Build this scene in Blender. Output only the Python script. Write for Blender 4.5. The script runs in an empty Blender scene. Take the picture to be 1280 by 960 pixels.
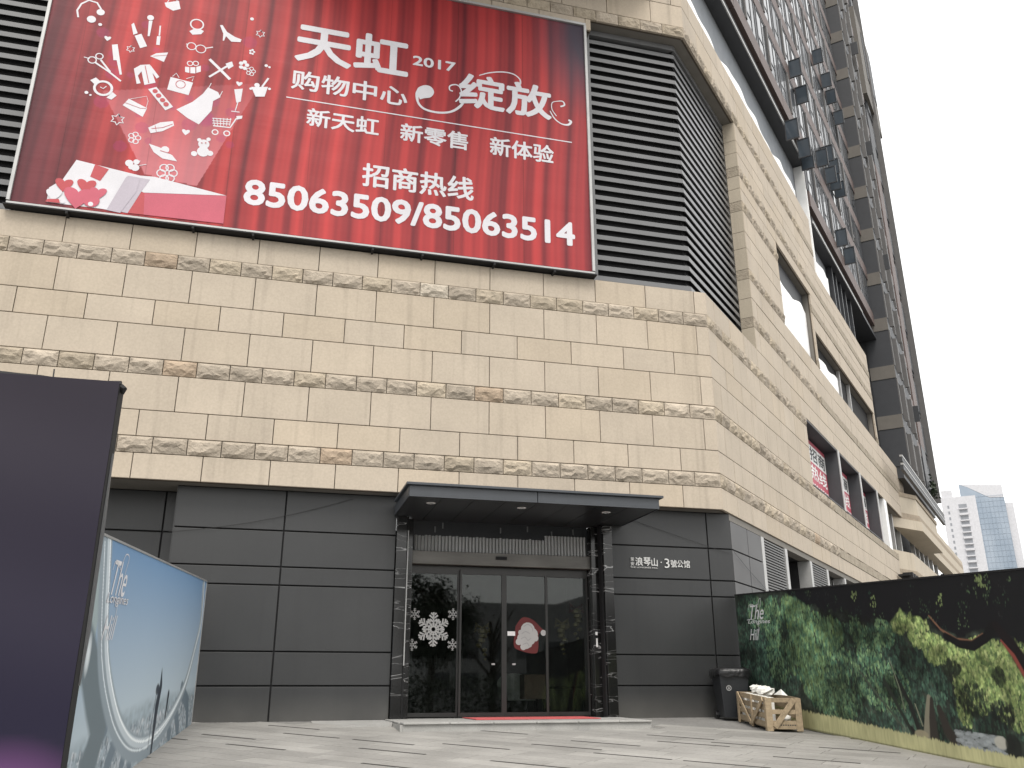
import bpy, math, random, json
import numpy as np
from mathutils import Vector, Matrix
random.seed(7)
RNG = np.random.default_rng(7)
SC = bpy.context.scene
COL = SC.collection
R = math.radians
# ------------------------------------------------------------------ camera
EYE = 0.44
F_PX, PITCH, ROLL, YAW = 1098.8022, 19.3546, -0.1591, 15.0865
cam = bpy.data.cameras.new('camera'); camo = bpy.data.objects.new('camera', cam); COL.objects.link(camo)
cam.sensor_width = 36.0; cam.lens = F_PX / 1280 * 36.0; cam.clip_end = 4000; cam.clip_start = 0.05
cp, sp, cr, sr, cy, sy = math.cos(R(PITCH)), math.sin(R(PITCH)), math.cos(R(ROLL)), math.sin(R(ROLL)), math.cos(R(YAW)), math.sin(R(YAW))
B_ = Matrix(((1, 0, 0), (0, 0, -1), (0, 1, 0)))
Ry = Matrix(((cy, -sy, 0), (sy, cy, 0), (0, 0, 1)))
Rp = Matrix(((1, 0, 0), (0, cp, sp), (0, -sp, cp)))
Rr = Matrix(((cr, -sr, 0), (sr, cr, 0), (0, 0, 1)))
W2C = Rr @ B_ @ Rp @ Ry                       # world to image axes (right, down, forward)
right, down, fwd = Vector(W2C[0]), Vector(W2C[1]), Vector(W2C[2])
m3 = Matrix((right, -down, -fwd)).transposed()
camo.matrix_world = Matrix.Translation((0, 0, EYE)) @ m3.to_4x4()
SC.camera = camo
# ------------------------------------------------------------------ sky, sun, exposure
w = bpy.data.worlds.new("World"); SC.world = w; w.use_nodes = True
nt = w.node_tree; nt.nodes.clear()
SUN_EL, SUN_ROT = 56, 190
sky = nt.nodes.new('ShaderNodeTexSky'); sky.sky_type = 'NISHITA'; sky.sun_disc = False
sky.sun_elevation = R(SUN_EL); sky.sun_rotation = R(SUN_ROT); sky.dust_density = 6; sky.air_density = 1.5
mix = nt.nodes.new('ShaderNodeMix'); mix.data_type = 'RGBA'
mix.inputs[0].default_value = 0.88            # thin, even cloud over the blue
mix.inputs[7].default_value = (10.0, 9.95, 9.8, 1)
bg = nt.nodes.new('ShaderNodeBackground'); bg.inputs['Strength'].default_value = 0.1
out = nt.nodes.new('ShaderNodeOutputWorld')
nt.links.new(sky.outputs[0], mix.inputs[6]); nt.links.new(mix.outputs[2], bg.inputs[0]); nt.links.new(bg.outputs[0], out.inputs[0])
sl = bpy.data.lights.new('sun', 'SUN'); sl.energy = 1.1; sl.angle = R(25); sl.color = (1, .96, .9)
so = bpy.data.objects.new('sun', sl); COL.objects.link(so)
a, e = R(SUN_ROT), R(SUN_EL)
sd = Vector((math.sin(a) * math.cos(e), math.cos(a) * math.cos(e), math.sin(e)))
so.rotation_euler = sd.to_track_quat('Z', 'Y').to_euler()
SC.view_settings.view_transform = 'Standard'; SC.view_settings.look = 'None'
SC.view_settings.exposure = 0.95; SC.view_settings.gamma = 1
SC.cycles.max_bounces = 8
DATA={"ICONS":[["headphones",[["l","w",0.035,[[-4.659,13.168],[-4.702,13.331],[-4.65,13.506],[-4.528,13.623],[-4.371,13.598],[-4.276,13.456]]],["o","w",-4.275,13.382,0.076],["o","w",-4.417,13.174,0.085]]],["lipstick",[["p","w",[[-3.676,13.213],[-3.636,13.266],[-3.534,13.027],[-3.607,12.973]]],["p","w",[[-3.581,12.954],[-3.464,13.03],[-3.32,12.752],[-3.442,12.677]]]]],["makeup_brush",[["o","w",-3.343,13.46,0.066],["p","w",[[-3.366,13.379],[-3.296,13.395],[-3.304,13.004],[-3.341,12.996]]]]],["mascara",[["p","w",[[-3.151,13.302],[-3.123,13.308],[-3.112,13.059],[-3.14,13.053]]],["p","w",[[-3.166,13.035],[-3.101,13.049],[-3.093,12.827],[-3.159,12.825]]]]],["compact_mirror",[["r","w",-2.447,13.494,0.125,0.029],["p","w",[[-2.576,13.293],[-2.496,13.368],[-2.377,13.395],[-2.299,13.355],[-2.339,13.27],[-2.504,13.22]]]]],["high_heel",[["p","w",[[-2.002,13.576],[-1.954,13.593],[-1.848,13.437],[-1.68,13.346],[-1.547,13.312],[-1.56,13.239],[-1.741,13.212],[-1.857,13.326],[-1.884,13.205],[-1.909,13.2],[-1.917,13.377]]]]],["spectacles",[["r","w",-2.492,12.933,0.086,0.019],["r","w",-2.309,12.904,0.096,0.019],["l","w",0.024,[[-2.22,12.942],[-2.08,12.998]]],["l","w",0.019,[[-2.597,12.973],[-2.56,12.943]]]]],["diamond",[["p","w",[[-3.235,12.525],[-3.129,12.621],[-2.914,12.686],[-2.965,12.442]]],["l","d",0.009,[[-3.18,12.537],[-2.925,12.616]]]]],["comb",[["p","w",[[-3.964,12.648],[-3.863,12.683],[-3.69,11.988],[-3.73,11.974],[-3.829,12.301],[-3.887,12.289]]]]],["scissors",[["r","w",-4.265,12.215,0.075,0.022],["r","w",-4.149,12.329,0.066,0.022],["l","w",0.035,[[-4.204,12.168],[-3.945,12.013],[-3.687,11.828]]],["l","w",0.036,[[-4.116,12.252],[-3.907,12.003]]],["l","w",0.018,[[-4.42,12.254],[-4.313,12.234]]]]],["wristwatch",[["r","w",-3.979,11.604,0.158,0.048],["l","w",0.018,[[-4.036,11.622],[-3.977,11.593],[-3.928,11.661]]],["p","w",[[-4.233,11.741],[-4.141,11.824],[-4.065,11.763],[-4.14,11.66]]],["p","w",[[-3.892,11.399],[-3.799,11.546],[-3.717,11.48],[-3.798,11.371]]]]],["jacket",[["p","w",[[-3.391,12.279],[-3.219,12.327],[-3.057,11.92],[-3.254,11.826]]],["p","w",[[-3.493,12.167],[-3.39,12.273],[-3.345,12.137],[-3.399,12.018],[-3.327,11.853],[-3.397,11.822]]],["p","w",[[-3.21,12.323],[-3.005,12.069],[-3.05,12.018],[-3.161,12.158]]],["l","d",0.014,[[-3.298,12.28],[-3.178,11.884]]]]],["gift",[["p","w",[[-2.558,12.411],[-2.477,12.416],[-2.461,12.278],[-2.543,12.285]]],["p","w",[[-2.458,12.42],[-2.364,12.439],[-2.347,12.289],[-2.442,12.276]]],["p","w",[[-2.346,12.449],[-2.264,12.497],[-2.249,12.353],[-2.33,12.305]]],["r","w",-2.473,12.509,0.052,0.019],["r","w",-2.365,12.532,0.052,0.019]]],["shopping_bag",[["p","w",[[-2.798,12.111],[-2.365,12.06],[-2.416,11.748],[-2.827,11.805]]],["r","d",-2.593,11.972,0.089,0.014],["l","w",0.014,[[-2.763,12.131],[-2.702,12.222],[-2.639,12.126]]],["l","w",0.014,[[-2.502,12.129],[-2.363,12.213],[-2.388,12.092]]]]],["cutlery",[["l","w",0.058,[[-2.116,12.69],[-1.889,12.483],[-1.674,12.28]]],["l","w",0.042,[[-2.079,12.259],[-1.732,12.621]]],["p","w",[[-1.798,12.645],[-1.679,12.726],[-1.638,12.616],[-1.727,12.523]]]]],["flower",[["o","w",-1.379,12.695,0.044],["o","w",-1.415,12.61,0.043],["o","w",-1.489,12.625,0.044],["o","w",-1.498,12.718,0.044],["o","w",-1.43,12.762,0.044]]],["flower",[["r","w",-1.238,12.568,0.039,0.015],["r","w",-1.269,12.496,0.039,0.015],["r","w",-1.331,12.509,0.039,0.015],["r","w",-1.338,12.588,0.038,0.014],["r","w",-1.281,12.625,0.039,0.015]]],["flower",[["o","w",-1.272,13.053,0.024],["o","w",-1.295,13.0,0.024],["o","w",-1.34,13.008,0.025],["o","w",-1.346,13.067,0.025],["o","w",-1.304,13.094,0.025]]],["cocktail_glass",[["h","w",-1.486,12.213,0.067],["p","w",[[-1.569,12.056],[-1.407,12.106],[-1.416,11.787],[-1.5,11.747]]],["l","w",0.019,[[-1.468,11.771],[-1.5,11.554]]],["l","w",0.019,[[-1.575,11.528],[-1.416,11.534]]]]],["ice_bucket",[["p","w",[[-1.247,12.181],[-0.921,12.247],[-0.968,11.997],[-1.143,11.963]]],["l","w",0.039,[[-1.038,12.223],[-0.929,12.463]]],["o","w",-1.139,12.246,0.054],["o","w",-1.253,12.137,0.029],["o","w",-0.887,12.204,0.029]]],["eyeshadow_palette",[["p","w",[[-3.174,11.741],[-3.031,11.824],[-2.669,11.42],[-2.801,11.312]]],["o","d",-3.041,11.72,0.049],["o","d",-2.965,11.628,0.051],["o","d",-2.879,11.538,0.049],["o","d",-2.804,11.453,0.051]]],["clutch_bag",[["p","w",[[-3.582,11.285],[-3.491,11.454],[-3.137,11.3],[-3.192,11.086]]],["l","w",0.009,[[-3.468,11.453],[-3.329,11.51],[-3.18,11.574],[-3.139,11.464],[-3.156,11.308]]],["l","d",0.009,[[-3.545,11.35],[-3.262,11.276],[-3.149,11.286]]]]],["dress",[["p","w",[[-2.072,12.004],[-1.871,11.929],[-1.812,11.819],[-1.943,11.697],[-1.948,11.469],[-2.15,11.105],[-2.374,11.211],[-2.603,11.373],[-2.324,11.605],[-2.15,11.837]]],["l","w",0.014,[[-2.06,11.988],[-2.021,12.118]]],["l","w",0.014,[[-1.832,11.827],[-1.788,11.969]]]]],["shopping_cart",[["l","w",0.028,[[-1.883,11.125],[-1.56,11.138],[-1.463,11.369],[-1.358,11.431]]],["l","w",0.018,[[-1.915,11.296],[-1.555,11.328]]],["l","w",0.018,[[-1.909,11.238],[-1.564,11.273]]],["l","w",0.018,[[-1.903,11.181],[-1.573,11.218]]],["l","w",0.014,[[-1.897,11.3],[-1.855,11.13]]],["l","w",0.014,[[-1.831,11.312],[-1.799,11.141]]],["l","w",0.014,[[-1.766,11.325],[-1.743,11.151]]],["l","w",0.014,[[-1.7,11.337],[-1.687,11.161]]],["l","w",0.014,[[-1.634,11.349],[-1.631,11.172]]],["l","w",0.014,[[-1.568,11.362],[-1.574,11.182]]],["r","w",-1.83,10.982,0.055,0.023],["r","w",-1.608,10.993,0.056,0.024],["p","w",[[-1.469,11.428],[-1.351,11.462],[-1.354,11.39],[-1.446,11.349]]]]],["star",[["s","w",-3.613,12.621,0.083,0.018]]],["star",[["s","w",-3.627,10.947,0.128,0.022]]],["star",[["s","w",-1.185,13.541,0.095,0.02]]],["heart",[["h","w",-4.062,12.786,0.067]]],["heart",[["h","w",-2.37,10.89,0.078]]],["dot",[["o","w",-4.242,13.084,0.036]]],["dot",[["o","w",-1.388,13.879,0.04]]],["dot",[["o","w",-4.258,11.449,0.035],["o","w",-4.18,11.406,0.022]]],["dot",[["o","w",-1.0,12.762,0.034],["o","w",-0.933,12.738,0.025]]],["bracelet",[["p","w",[[-3.063,10.862],[-2.862,11.02],[-2.631,11.092],[-2.6,10.993],[-2.793,10.83],[-3.003,10.746]]],["l","d",0.013,[[-3.002,10.85],[-2.803,10.909],[-2.632,11.022]]],["l","d",0.009,[[-2.943,10.93],[-2.903,10.793]]]]],["flower",[["r","w",-3.211,10.6,0.048,0.018],["r","w",-3.247,10.513,0.049,0.018],["r","w",-3.324,10.53,0.048,0.018],["r","w",-3.337,10.628,0.048,0.018],["r","w",-3.267,10.671,0.048,0.018]]],["sun_hat",[["p","w",[[-3.004,10.506],[-2.793,10.453],[-2.548,10.314],[-2.452,10.2],[-2.719,10.217],[-2.896,10.333]]],["o","w",-2.698,10.424,0.076],["l","d",0.013,[[-2.785,10.386],[-2.598,10.35]]]]],["teddy_bear",[["o","w",-2.009,10.671,0.106],["o","w",-2.102,10.753,0.04],["o","w",-1.933,10.795,0.041],["o","w",-2.005,10.499,0.115],["o","w",-2.164,10.425,0.058],["o","w",-1.872,10.482,0.06],["o","d",-2.048,10.687,0.013],["o","d",-1.975,10.7,0.014]]],["butterfly",[["o","w",-3.296,10.018,0.073],["o","w",-3.173,10.066,0.056],["o","w",-3.179,9.938,0.075],["o","w",-3.25,9.937,0.052],["l","w",0.013,[[-3.119,9.992],[-2.991,10.042]]],["l","w",0.013,[[-3.144,10.016],[-3.111,10.105]]]]],["flower",[["r","w",-2.493,9.929,0.075,0.022],["r","w",-2.533,9.807,0.075,0.022],["r","w",-2.64,9.789,0.076,0.022],["r","w",-2.707,9.894,0.076,0.022],["r","w",-2.667,10.016,0.075,0.022],["r","w",-2.56,10.034,0.075,0.022]]],["handbag",[["p","w",[[-3.127,13.894],[-2.862,14.008],[-2.805,13.809],[-2.942,13.731],[-3.085,13.794]]],["l","w",0.014,[[-3.079,13.905],[-3.036,14.032],[-2.943,14.067],[-2.885,13.99]]]]],["open_gift_box",[["p","w",[[-4.211,9.934],[-3.069,9.779],[-2.803,9.795],[-1.476,9.59],[-2.957,9.424],[-3.003,9.439],[-3.181,8.948],[-3.661,8.971],[-4.574,8.969],[-4.58,9.275],[-4.379,9.483]]],["p","p",[[-3.287,9.743],[-2.995,9.725],[-2.883,9.721],[-3.003,9.439],[-3.181,8.948],[-3.313,8.955]]],["p","d",[[-3.879,9.892],[-3.628,9.824],[-3.743,9.549],[-3.926,9.616]]],["p","d",[[-3.002,9.428],[-2.934,9.417],[-2.897,8.953],[-3.181,8.948]]],["p","r",[[-2.943,9.416],[-1.471,9.58],[-1.469,8.969],[-2.901,8.952]]],["p","p",[[-3.305,9.713],[-3.061,9.714],[-3.089,9.42],[-3.309,8.929],[-3.551,8.956]]],["h","d",-4.342,9.382,0.164],["h","d",-3.962,9.416,0.176],["h","r",-3.741,9.29,0.155],["h","r",-4.074,9.158,0.26],["h","w",-4.476,9.148,0.143],["o","r",-3.832,9.115,0.143],["o","w",-4.307,9.01,0.034],["o","w",-3.834,9.035,0.046],["p","d",[[-4.595,8.971],[-4.343,8.973],[-4.377,9.058],[-4.562,9.029]]]]]],"SWASH":[[[[2.305,12.733],[2.179,12.722],[2.187,12.486],[2.329,12.331],[2.616,12.291],[2.904,12.36],[3.104,12.527],[3.19,12.681],[3.142,12.72]],[0.1,0.09,0.05,0.05,0.05,0.05,0.06,0.05,0.03]],[[[3.014,12.647],[3.1,12.767],[3.138,12.947],[3.077,13.074],[2.976,13.088],[2.878,13.027],[2.88,12.93],[2.951,12.91]],[0.03,0.03,0.03,0.03,0.03,0.03,0.03,0.03]],[[[3.536,13.448],[3.776,13.569],[4.08,13.653],[4.325,13.646],[4.479,13.534],[4.478,13.405],[4.386,13.401]],[0.02,0.03,0.03,0.03,0.03,0.05,0.05]],[[[5.333,12.709],[5.231,12.865],[5.234,13.043],[5.341,13.106],[5.486,13.134],[5.528,13.043],[5.432,12.982]],[0.02,0.02,0.02,0.02,0.03,0.04,0.04]],[[[5.18,12.82],[5.288,12.63],[5.453,12.521],[5.609,12.529],[5.673,12.618],[5.612,12.656]],[0.02,0.03,0.03,0.05,0.06,0.04]]],"BLOB":[[2.144,12.749],[2.197,12.863],[2.339,12.946],[2.472,12.918],[2.534,12.793],[2.463,12.655],[2.32,12.6],[2.207,12.558]],"CONE":[[-3.026,9.786],[-2.063,9.676],[-1.085,12.307],[-4.024,11.537]],"DOWNL":[[2.58,15.03],[4.23,15.05],[5.85,15.06]],"CASE":[[20.11,29.43],[13.55,24.18],[21.87,29.24],[14.28,23.37],[22.74,28.83],[24.47,28.66],[11.22,19.84],[13.59,19.89],[17.2,22.05],[18.95,22.16],[18.95,23.27],[20.2,23.27],[19.99,22.36],[21.08,22.55],[13.21,20.21],[19.54,19.3],[21.2,19.16]],"MR":{"dark":[[2.58,2.23],[3.72,2.06],[4.25,1.76],[5.03,1.64],[5.36,1.97],[5.81,1.88],[6.16,1.5],[6.55,1.44],[6.89,1.47],[7.22,1.51],[7.46,1.12]],"darktop":[[7.76,2.26],[2.59,2.3]],"grass":[[1.96,0.24],[3.29,0.19],[4.91,0.13],[6.01,0.09],[7.14,0.06]],"lefty":[[0.27,2.18],[1.23,1.43],[-0.05,0.57]],"willow":[[2.62,2.01],[2.25,1.57],[3.32,1.69],[2.8,1.27],[2.47,0.92]],"mid":[[4.6,1.49],[5.29,1.68],[5.66,1.74],[4.14,0.99],[4.83,0.83],[3.81,0.51],[3.41,0.72]],"yel":[[5.64,1.64],[5.82,1.46],[6.03,1.2],[6.62,1.34],[6.95,1.35],[7.2,1.41],[6.64,1.03],[6.47,0.95],[7.2,1.11],[7.23,0.88]],"trunk":[[5.67,0.74],[5.46,0.23],[5.73,0.22],[5.93,0.6],[6.09,0.23]],"rock":[[6.12,0.33],[6.93,0.23],[6.49,0.27]],"branch":[[5.93,1.78],[6.13,1.6],[6.41,1.47],[6.7,1.44],[6.91,1.55]],"red":[[7.26,1.48],[7.37,1.33],[7.46,1.12]],"text":[[0.58,2.09],[1.2,1.76],[0.45,1.79],[1.42,1.72],[0.46,1.59],[0.97,1.41]]},"ML":{"r1":[[7.46,2.25],[7.33,1.98],[7.2,1.69],[7.07,1.46],[6.87,1.2],[6.51,0.91],[5.95,0.59],[5.25,0.34],[4.57,0.22],[3.87,0.19],[3.03,0.25],[2.12,0.43],[1.3,0.71],[0.67,1.19],[0.28,1.62],[0.46,2.23]],"edgeL":[[7.44,1.53],[7.26,1.34],[6.82,0.99],[6.3,0.69],[5.7,0.43],[4.93,0.23]],"web":[[7.79,1.53],[7.69,1.21],[6.6,0.6],[7.12,0.31]],"leg":[[[6.5,0.59],[6.8,0.49],[7.06,0.3]],[[5.96,0.39],[6.1,0.29],[6.23,0.19]],[[5.39,0.25],[5.51,0.09]],[[5.02,0.18],[5.07,0.08]],[[3.77,0.06],[3.75,-0.05]],[[2.64,0.31],[2.38,0.07]],[[2.12,0.43],[1.6,0.05]],[[1.7,0.63],[0.85,0.37],[0.63,0.02]]],"mast":[[3.65,0.98],[3.59,0.76],[3.71,0.55],[3.73,0.21],[3.73,0.0]],"mast2":[[2.88,0.62],[2.94,0.37]],"mblob":[3.81,0.75],"skyline":[[7.8,0.6],[5.82,0.7],[4.27,0.72],[0.52,0.6]],"text":[[7.14,2.04],[6.44,2.15],[7.05,1.78],[6.42,1.89],[7.23,1.77],[6.23,1.73],[7.23,1.56],[6.57,1.49]]},"rng":[[0.05,2.26],[7.18,0.07],[7.88,2.23],[0.15,2.23],[0.27,0.0],[7.55,0.36]]}
# ------------------------------------------------------------------ helpers
WL, WR = {}, {}                                # world location and turn of each object
def wl(o): return WL.get(o.name, Vector((0, 0, 0))) if o else Vector((0, 0, 0))
def tag(o, label=None, cat=None, group=None, kind=None):
    if label: o['label'] = label
    if cat: o['category'] = cat
    if group: o['group'] = group
    if kind: o['kind'] = kind
    return o
def thing(name, loc, label=None, cat=None, group=None, kind=None):
    o = bpy.data.objects.new(name, None); COL.objects.link(o); o.location = loc; o.empty_display_size = .3
    WL[o.name] = Vector(loc)
    return tag(o, label, cat, group, kind)
def place(name, mesh, mat, parent, loc, rot=0.0, color=None):
    o = bpy.data.objects.new(name, mesh); COL.objects.link(o)
    if mat and not mesh.materials: mesh.materials.append(mat)
    loc = Vector(loc)
    if parent: o.parent = parent
    pr = WR.get(parent.name, 0.0) if parent else 0.0
    o.location = Matrix.Rotation(-pr, 3, 'Z') @ (loc - wl(parent)); WL[o.name] = loc; WR[o.name] = rot
    if rot - pr: o.rotation_euler = (0, 0, rot - pr)
    if color: o.color = (*color, 1)
    return o
class Frame:                                   # a wall: s along it, o out of it, z up
    def __init__(s, x, y, ang): s.x, s.y, s.a = x, y, ang; s.c, s.n = math.cos(ang), math.sin(ang)
    def __call__(s, u, o, z): return Vector((s.x + u * s.c + o * s.n, s.y + u * s.n - o * s.c, z))
FRONT = Frame(0, 16, 0)
CX = 8.75
SIDE = Frame(CX, 16, R(44.05))
WORLD = lambda x, y, z: Vector((x, y, z))
class MB:
    def __init__(s, fr=WORLD): s.v, s.f, s.fr = [], [], fr
    def add(s, pts, faces, raw=False):
        n = len(s.v); s.v += [Vector(p) if raw else s.fr(*p) for p in pts]; s.f += [[i + n for i in f] for f in faces]; return s
    def box(s, a0, a1, b0, b1, c0, c1):
        if a0 > a1: a0, a1 = a1, a0
        if b0 > b1: b0, b1 = b1, b0
        P = [(a, b, c) for c in (c0, c1) for b in (b0, b1) for a in (a0, a1)]
        F = [(0, 2, 3, 1), (4, 5, 7, 6), (0, 1, 5, 4), (2, 6, 7, 3), (0, 4, 6, 2), (1, 3, 7, 5)]
        return s.add(P, F)
    def prism(s, poly, lo, hi, axis=2):        # poly in the two other axes, extruded along axis
        n = len(poly); P = []
        for h in (lo, hi):
            for q in poly:
                p = list(q); p.insert(axis, h); P.append(tuple(p))
        return s.add(P, [list(range(n))[::-1], list(range(n, 2 * n))] + [[i, (i + 1) % n, n + (i + 1) % n, n + i] for i in range(n)])
    def quad(s, *p): return s.add(p, [list(range(len(p)))])
    def tube(s, path, r, n=6, raw=True):
        path = [Vector(p) for p in path]; m = len(path); rs = r if isinstance(r, (list, tuple)) else [r] * m; P, F = [], []
        for i, p in enumerate(path):
            d = (path[min(i + 1, m - 1)] - path[max(i - 1, 0)]).normalized()
            u = d.cross(Vector((0, 0, 1)) if abs(d.z) < .9 else Vector((1, 0, 0))).normalized(); v = d.cross(u)
            P += [p + (u * math.cos(2 * math.pi * k / n) + v * math.sin(2 * math.pi * k / n)) * rs[i] for k in range(n)]
        for i in range(m - 1):
            for k in range(n): F.append((i * n + k, i * n + (k + 1) % n, (i + 1) * n + (k + 1) % n, (i + 1) * n + k))
        F += [list(range(n))[::-1], list(range((m - 1) * n, m * n))]
        return s.add(P, F, raw)
    def mesh(s, name, mat=None, center=True, smooth=False, fix=True):
        c = Vector((0, 0, 0))
        if center and s.v:
            lo = Vector([min(v[i] for v in s.v) for i in range(3)]); hi = Vector([max(v[i] for v in s.v) for i in range(3)])
            c = Vector(((lo.x + hi.x) / 2, (lo.y + hi.y) / 2, lo.z))
        me = bpy.data.meshes.new(name); me.from_pydata([tuple(v - c) for v in s.v], [], s.f)
        if fix:
            import bmesh
            b = bmesh.new(); b.from_mesh(me); bmesh.ops.recalc_face_normals(b, faces=b.faces); b.to_mesh(me); b.free()
        if smooth:
            for p in me.polygons: p.use_smooth = True
        if mat: me.materials.append(mat)
        return me, c
    def build(s, name, mat, parent=None, smooth=False, color=None, bevel=0, fix=True):
        me, c = s.mesh(name, mat, True, smooth, fix)
        o = place(name, me, mat, parent, c, 0, color)
        if bevel:
            b = o.modifiers.new('b', 'BEVEL'); b.width = bevel; b.segments = 2; b.limit_method = 'ANGLE'
        return o
# ------------------------------------------------------------------ materials
def nmat(name):
    m = bpy.data.materials.new(name); m.use_nodes = True; t = m.node_tree
    return m, t, t.nodes['Principled BSDF']
def N(t, typ, **kw):
    n = t.nodes.new(typ)
    for k, v in kw.items(): setattr(n, k, v)
    return n
def L(t, a, b): t.links.new(a, b)
def pm(name, col, rough=.6, metal=0.0, var=.12, scale=3.0, stretch=(1, 1, 1), bump=0.0, bscale=40.0, spec=.5, objcol=False, fine=.06, streak=0.0, bdist=.01, coat=0.0, rvar=0.0, stain=False, dirt=False):
    m, t, b = nmat(name)
    b.inputs['Roughness'].default_value = rough; b.inputs['Metallic'].default_value = metal
    b.inputs['Specular IOR Level'].default_value = spec; b.inputs['Coat Weight'].default_value = coat
    g = N(t, 'ShaderNodeNewGeometry'); mp = N(t, 'ShaderNodeMapping'); mp.inputs['Scale'].default_value = stretch
    L(t, g.outputs['Position'], mp.inputs[0])
    n1 = N(t, 'ShaderNodeTexNoise'); n1.inputs['Scale'].default_value = scale; n1.inputs['Detail'].default_value = 5; L(t, mp.outputs[0], n1.inputs[0])
    n2 = N(t, 'ShaderNodeTexNoise'); n2.inputs['Scale'].default_value = scale * 22; n2.inputs['Detail'].default_value = 3; L(t, mp.outputs[0], n2.inputs[0])
    def ramp(src, amt):
        r = N(t, 'ShaderNodeMapRange'); r.inputs[1].default_value = .3; r.inputs[2].default_value = .7; r.inputs[3].default_value = 1 - amt; r.inputs[4].default_value = 1 + amt
        L(t, src, r.inputs[0]); return r.outputs[0]
    f = ramp(n1.outputs[0], var); f2 = ramp(n2.outputs[0], fine)
    mu = N(t, 'ShaderNodeMath', operation='MULTIPLY'); L(t, f, mu.inputs[0]); L(t, f2, mu.inputs[1]); fac = mu.outputs[0]
    if streak:
        mp2 = N(t, 'ShaderNodeMapping'); mp2.inputs['Scale'].default_value = (5, 5, .25); L(t, g.outputs['Position'], mp2.inputs[0])
        n3 = N(t, 'ShaderNodeTexNoise'); n3.inputs['Scale'].default_value = 1.3; n3.inputs['Detail'].default_value = 4; L(t, mp2.outputs[0], n3.inputs[0])
        r = N(t, 'ShaderNodeMapRange'); r.inputs[1].default_value = .55; r.inputs[2].default_value = .8; r.inputs[3].default_value = 1; r.inputs[4].default_value = 1 - streak; L(t, n3.outputs[0], r.inputs[0])
        m2 = N(t, 'ShaderNodeMath', operation='MULTIPLY'); L(t, fac, m2.inputs[0]); L(t, r.outputs[0], m2.inputs[1]); fac = m2.outputs[0]
    if stain:                                  # rain run-off marks near the corner of the front wall
        sx = N(t, 'ShaderNodeSeparateXYZ'); L(t, g.outputs['Position'], sx.inputs[0])
        for x0, wd_, amt in ((8.40, .07, .3), (8.22, .2, .1), (7.7, .05, .1), (3.62, .03, .16), (-.6, .04, .1), (5.1, .05, .12)):
            d_ = N(t, 'ShaderNodeMath', operation='SUBTRACT'); L(t, sx.outputs[0], d_.inputs[0]); d_.inputs[1].default_value = x0
            ab_ = N(t, 'ShaderNodeMath', operation='ABSOLUTE'); L(t, d_.outputs[0], ab_.inputs[0])
            r_ = N(t, 'ShaderNodeMapRange'); r_.inputs[1].default_value = 0; r_.inputs[2].default_value = wd_; r_.inputs[3].default_value = amt; r_.inputs[4].default_value = 0; L(t, ab_.outputs[0], r_.inputs[0])
            k_ = N(t, 'ShaderNodeMath', operation='MULTIPLY'); L(t, r_.outputs[0], k_.inputs[0]); L(t, n3.outputs[0], k_.inputs[1])
            o_ = N(t, 'ShaderNodeMath', operation='SUBTRACT'); o_.inputs[0].default_value = 1; L(t, k_.outputs[0], o_.inputs[1])
            m_ = N(t, 'ShaderNodeMath', operation='MULTIPLY'); L(t, fac, m_.inputs[0]); L(t, o_.outputs[0], m_.inputs[1]); fac = m_.outputs[0]
    mx = N(t, 'ShaderNodeVectorMath', operation='SCALE')
    if objcol:
        oi = N(t, 'ShaderNodeObjectInfo'); L(t, oi.outputs['Color'], mx.inputs[0])
    else:
        mx.inputs[0].default_value = col[:3]
    L(t, fac, mx.inputs['Scale']); L(t, mx.outputs[0], b.inputs['Base Color'])
    if dirt:                                   # pale splash dust on the lowest hand's breadth of the panels
        sz = N(t, 'ShaderNodeSeparateXYZ'); L(t, g.outputs['Position'], sz.inputs[0])
        zr = N(t, 'ShaderNodeMapRange'); zr.inputs[1].default_value = .0; zr.inputs[2].default_value = .45; zr.inputs[3].default_value = .5; zr.inputs[4].default_value = 0; L(t, sz.outputs[2], zr.inputs[0])
        dm = N(t, 'ShaderNodeMath', operation='MULTIPLY'); L(t, zr.outputs[0], dm.inputs[0]); L(t, n1.outputs[0], dm.inputs[1])
        mc = N(t, 'ShaderNodeMix'); mc.data_type = 'RGBA'; L(t, dm.outputs[0], mc.inputs[0]); L(t, mx.outputs[0], mc.inputs[6]); mc.inputs[7].default_value = (.2, .19, .17, 1); L(t, mc.outputs[2], b.inputs['Base Color'])
    if rvar:
        rr = N(t, 'ShaderNodeMapRange'); rr.inputs[1].default_value = .3; rr.inputs[2].default_value = .7; rr.inputs[3].default_value = max(0, rough - rvar); rr.inputs[4].default_value = rough + rvar
        L(t, n1.outputs[0], rr.inputs[0]); L(t, rr.outputs[0], b.inputs['Roughness'])
    if bump:
        nb = N(t, 'ShaderNodeTexNoise'); nb.inputs['Scale'].default_value = bscale; nb.inputs['Detail'].default_value = 6; L(t, mp.outputs[0], nb.inputs[0])
        bp = N(t, 'ShaderNodeBump'); bp.inputs['Strength'].default_value = bump; bp.inputs['Distance'].default_value = bdist
        L(t, nb.outputs[0], bp.inputs['Height']); L(t, bp.outputs[0], b.inputs['Normal'])
    return m
M = {}
M['stone'] = pm('honed_sandstone', (.4, .35, .27), .75, var=.05, scale=1.2, bump=.12, bscale=60, objcol=True, fine=.06, streak=.19, spec=.3, stain=True)
M['rough'] = pm('rock_faced_sandstone', (.3, .25, .19), .85, var=.16, scale=5, bump=.7, bscale=22, bdist=.03, objcol=True, fine=.16, spec=.2)
M['joint'] = pm('joint_backing', (.075, .06, .045), .9, var=.1)
M['soffit'] = pm('stone_soffit', (.17, .158, .14), .8, var=.08, bump=.1)
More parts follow.
